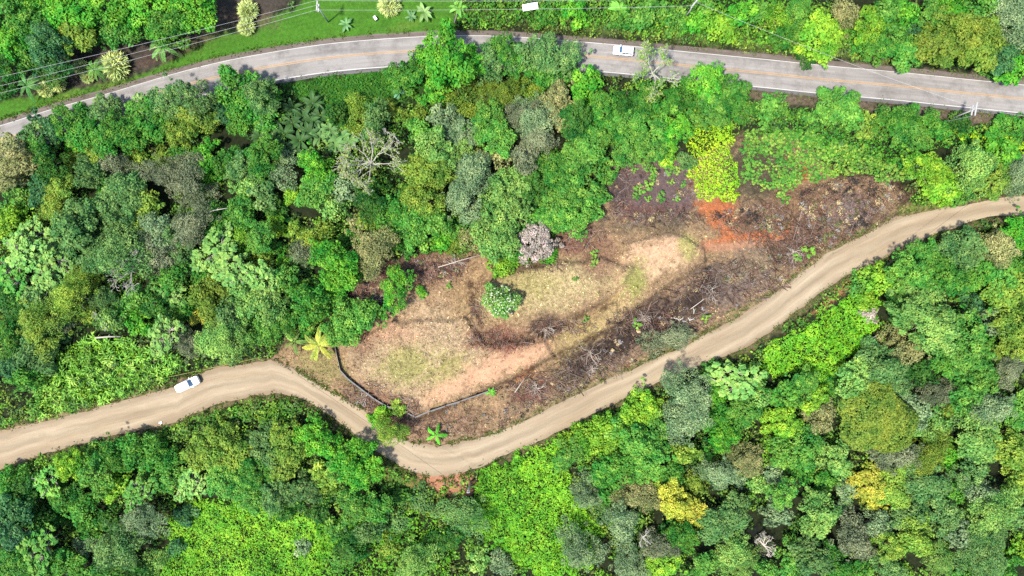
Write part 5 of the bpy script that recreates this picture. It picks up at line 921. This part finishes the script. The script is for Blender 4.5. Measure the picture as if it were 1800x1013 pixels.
x, y, z = at(798, 40, .5); m = MB(); m.tube([(0, 0, -.1), (.35, .75, .7), (.7, 1.5, 1.4)], .16, .12, 6); o = link('leaning_post', m.mesh('leaning_post', True), M_PLANK); o.location = (x, y, z); o['label'] = 'grey leaning post at the corner of lawn and weeds'; o['category'] = 'post'
x, y, z = at(283, 742, .1); gg = np.random.default_rng(9); Q = np.array([[(i * .2 + gg.normal() * .09, j * .13 + gg.normal() * .08, abs(gg.normal()) * .16) for i in range(5)] for j in range(4)]); m = MB()
m.add(Q.reshape(-1, 3), [(j * 5 + i, j * 5 + i + 1, j * 5 + i + 6, j * 5 + i + 5) for j in range(3) for i in range(4)]); o = link('plastic_scrap', m.mesh('scrap', True), M_WPNL); o.location = (x - .5, y - .3, z + .08); o['label'] = 'crumpled white plastic scrap on the lower edge of the dirt road'; o['category'] = 'litter'

# ------------------------------------------------------------------ vehicles
M_PAINT = plain('white_car_paint', (.58, .59, .6), .25, spec=.6, var=.02); M_GLASS = plain('tinted_glass', (.012, .014, .017), .08, spec=.7, var=.05); M_WSHIELD = plain('windscreen_glass', (.03, .06, .1), .06, spec=.8, var=.2, scale=2)
M_TYRE = plain('tyre_rubber', (.015, .015, .015), .9); M_RIM = plain('rim_alloy', (.4, .4, .41), .35, metal=.8); M_TRIM = plain('black_trim', (.015, .015, .016), .6); M_LAMP = plain('lamp_glass', (.5, .5, .5), .1); M_TAIL = plain('tail_lamp', (.25, .01, .01), .2)
def rrect(L, Wd, r, n=5, cx=0):
    P = []
    for (sx, sy, a0) in ((1, 1, 0), (-1, 1, 90), (-1, -1, 180), (1, -1, 270)):
        for k_ in range(n):
            a = math.radians(a0 + 90 * k_ / (n - 1)); P.append((cx + sx * (L / 2 - r) + r * math.cos(a), sy * (Wd / 2 - r) + r * math.sin(a)))
    return P
def loft(levels):
    m = MB(); V = []; F = []; n = len(levels[0][0])
    for pts, zz in levels: V += [(p[0], p[1], zz(p[0]) if callable(zz) else zz) for p in pts]
    for i in range(len(levels) - 1):
        for k_ in range(n): a, b = i * n + k_, i * n + (k_ + 1) % n; F.append((a, b, b + n, a + n))
    F.append(tuple(range(n))[::-1]); F.append(tuple((len(levels) - 1) * n + k_ for k_ in range(n))); m.add(V, F); return m
def vehicle(qx, qy, ang, L, Wd, H, hood, lb, grille=False, seams=False):
    x, y, z = at(qx, qy, H * .55); t = link('parked_vehicle' if seams else 'moving_car', None); t.location = (x, y, z + .04); t.rotation_euler.z = ang; t['label'] = lb; t['category'] = 'car'
    belt = H * .58
    def top(xx): return belt * (1 - .10 * max(0, (xx - (L / 2 - hood)) / hood))
    m = loft([(rrect(L * .97, Wd * .92, .35), .32), (rrect(L, Wd, .4), .5), (rrect(L, Wd, .42), belt * .8), (rrect(L * .985, Wd * .95, .42), lambda q: top(q) - .03), (rrect(L * .96, Wd * .9, .4), lambda q: top(q))]); body = link('body', m.mesh('body', False), M_PAINT, t)
    c0, c1 = -L / 2 + .12, L / 2 - hood; cl = c1 - c0; cx = (c0 + c1) / 2
    rl = cl - .75; rcx = cx - .22
    m = loft([(rrect(cl, Wd * .88, .2, cx=cx), belt - .04), (rrect(rl + .06, Wd * .76, .2, cx=rcx), H - .07), (rrect(rl - .08, Wd * .70, .18, cx=rcx), H)]); link('cabin', m.mesh('cabin'), M_PAINT, t)
    def pane(name, P, mm):
        m = MB(); m.add(P, [(0, 1, 2, 3)]); o = link(name, m.mesh(name), mm, t); return o
    yb, yt = Wd * .44, Wd * .38; zb, zt = belt + .06, H - .13; xf0, xf1 = c1 + .02, rcx + rl / 2 + .07; e = .03
    pane('windscreen', [(xf0 + e - .03, -yb * .9, zb), (xf0 + e - .03, yb * .9, zb), (xf1 + e, yt * .92, zt + .03), (xf1 + e, -yt * .92, zt + .03)], M_WSHIELD)
    xr0, xr1 = c0 - .02, rcx - rl / 2 - .07; pane('rear_window', [(xr0 - e, yb * .85, zb + .1), (xr0 - e, -yb * .85, zb + .1), (xr1 - e, -yt * .85, zt), (xr1 - e, yt * .85, zt)], M_GLASS)
    for s in (-1, 1):
        n = 3; xa, xb = rcx - rl / 2 + .1, rcx + rl / 2 - .02
        for k_ in range(n):
            u0, u1 = xa + (xb - xa) * k_ / n + .04, xa + (xb - xa) * (k_ + 1) / n - .04; ex = .22 if k_ == n - 1 else 0
            pane('side_window', [(u0, s * (yb + .02), zb), (u1 + ex, s * (yb + .02), zb), (u1, s * (yt + .025), zt), (u0, s * (yt + .025), zt)][::s], M_GLASS)
        m = MB(); m.box((0, 0, 0), (rl * .8, .05, .05)); o = link('roof_rail', m.mesh('roof_rail'), M_TRIM if not seams else M_PAINT, t); o.location = (rcx, s * Wd * .33, H + .04)
        m = MB(); m.box((0, 0, 0), (.16, .26, .16), taper=.85); o = link('mirror', m.mesh('mirror'), M_PAINT, t); o.location = (c1 - .15, s * (Wd / 2 + .08), belt + .08)
        m = MB(); m.box((0, 0, 0), (.1, .34, .16), taper=.8); o = link('headlight', m.mesh('headlight'), M_LAMP, t); o.location = (L / 2 - .05, s * Wd * .33, belt * .74)
        m = MB(); m.box((0, 0, 0), (.08, .16, .32), taper=.8); o = link('tail_light', m.mesh('tail_light'), M_TAIL, t); o.location = (-L / 2 + .02, s * Wd * .38, belt * .85)
        for q in (-1, 1):
            m = MB(); m.tube([(0, -.12, 0), (0, -.1, 0), (0, .1, 0), (0, .12, 0)], .35, .35, 18); w = link('wheel', m.mesh('tyre', True), M_TYRE, t); w.location = (q * L * .31, s * (Wd / 2 - .13), .35)
            m = MB(); m.tube([(0, s * .1, 0), (0, s * .135, 0)], .21, .19, 12); link('rim', m.mesh('rim', True), M_RIM, w)
    for s, nm in ((1, 'front_bumper'), (-1, 'rear_bumper')):
        m = loft([(rrect(.3, Wd * .94, .12, cx=s * (L / 2 - .02)), .3), (rrect(.34, Wd * .97, .14, cx=s * (L / 2)), .45), (rrect(.28, Wd * .93, .12, cx=s * (L / 2 - .02)), .62)]); link(nm, m.mesh(nm), M_TRIM if (grille or s < 0) else M_PAINT, t)
    if grille: m = MB(); m.box((0, 0, 0), (.3, Wd * .7, .28), taper=.9); o = link('bull_bar', m.mesh('bull_bar'), M_TRIM, t); o.location = (L / 2 + .12, 0, .72)
    m = MB(); m.box((0, 0, 0), (.03, Wd * .8, .012)); o = link('hood_seam', m.mesh('hood_seam'), M_TRIM, t); o.location = (c1 + .1, 0, top(c1 + .1) + .004)
    if seams:
        for q in (.18, .5):
            m = MB(); m.box((0, 0, 0), (.04, Wd * .66, .02)); o = link('roof_seam', m.mesh('roof_seam'), M_PLANK, t); o.location = (rcx - rl / 2 + rl * q, 0, H + .008)
vehicle(1097, 89, math.pi - .10, 4.25, 1.85, 1.65, 1.15, 'white car driving left along the upper lane of the paved road'); vehicle(329, 676, math.radians(25), 5.1, 1.9, 1.85, 1.45, 'long white off-road vehicle parked on the dirt road edge', True, True)

# ------------------------------------------------------------------ grass breaking the road edges
g = np.random.default_rng(91); qs = []
for line, amp, cnt in ((DT + np.array([0, -4]), 3, 9000), (DB + np.array([0, 4]), 3.5, 9000), (offset(ROAD, -34), 3.5, 5000), (offset(ROAD, 34), 4, 5000)):
    t_ = g.uniform(0, len(line) - 1.001, cnt); i_ = t_.astype(int); f_ = (t_ - i_)[:, None]; p_ = line[i_] * (1 - f_) + line[i_ + 1] * f_; p_ = p_ + g.normal(size=p_.shape) * amp
    k = fbm(p_[:, 0] / 11, p_[:, 1] / 11, 71, 3) > .47; qs.append(p_[k])
q_ = np.concatenate(qs); q_ = q_[(q_[:, 0] > -60) & (q_[:, 0] < 1860)]; x, y, z = at_arr(q_[:, 0], q_[:, 1]); n = len(x)
vp = np.array([leafc(*c) for c in ((118, 140, 58), (98, 134, 48), (146, 150, 76), (124, 118, 76), (112, 160, 54))])
N = np.stack([g.normal(size=n), g.normal(size=n), np.full(n, .8)], 1)
link('verge_grass', mesh_quads('verge_grass', leaves(np.stack([x, y, z + g.uniform(.05, .3, n)], 1), N, g.uniform(.25, .6, n), .35, gen=g), g.uniform(size=n), vp[g.integers(0, 5, n)] * .8), M_LEAFC, kind='stuff', label='ragged grass and weeds along the edges of both roads', category='grass')
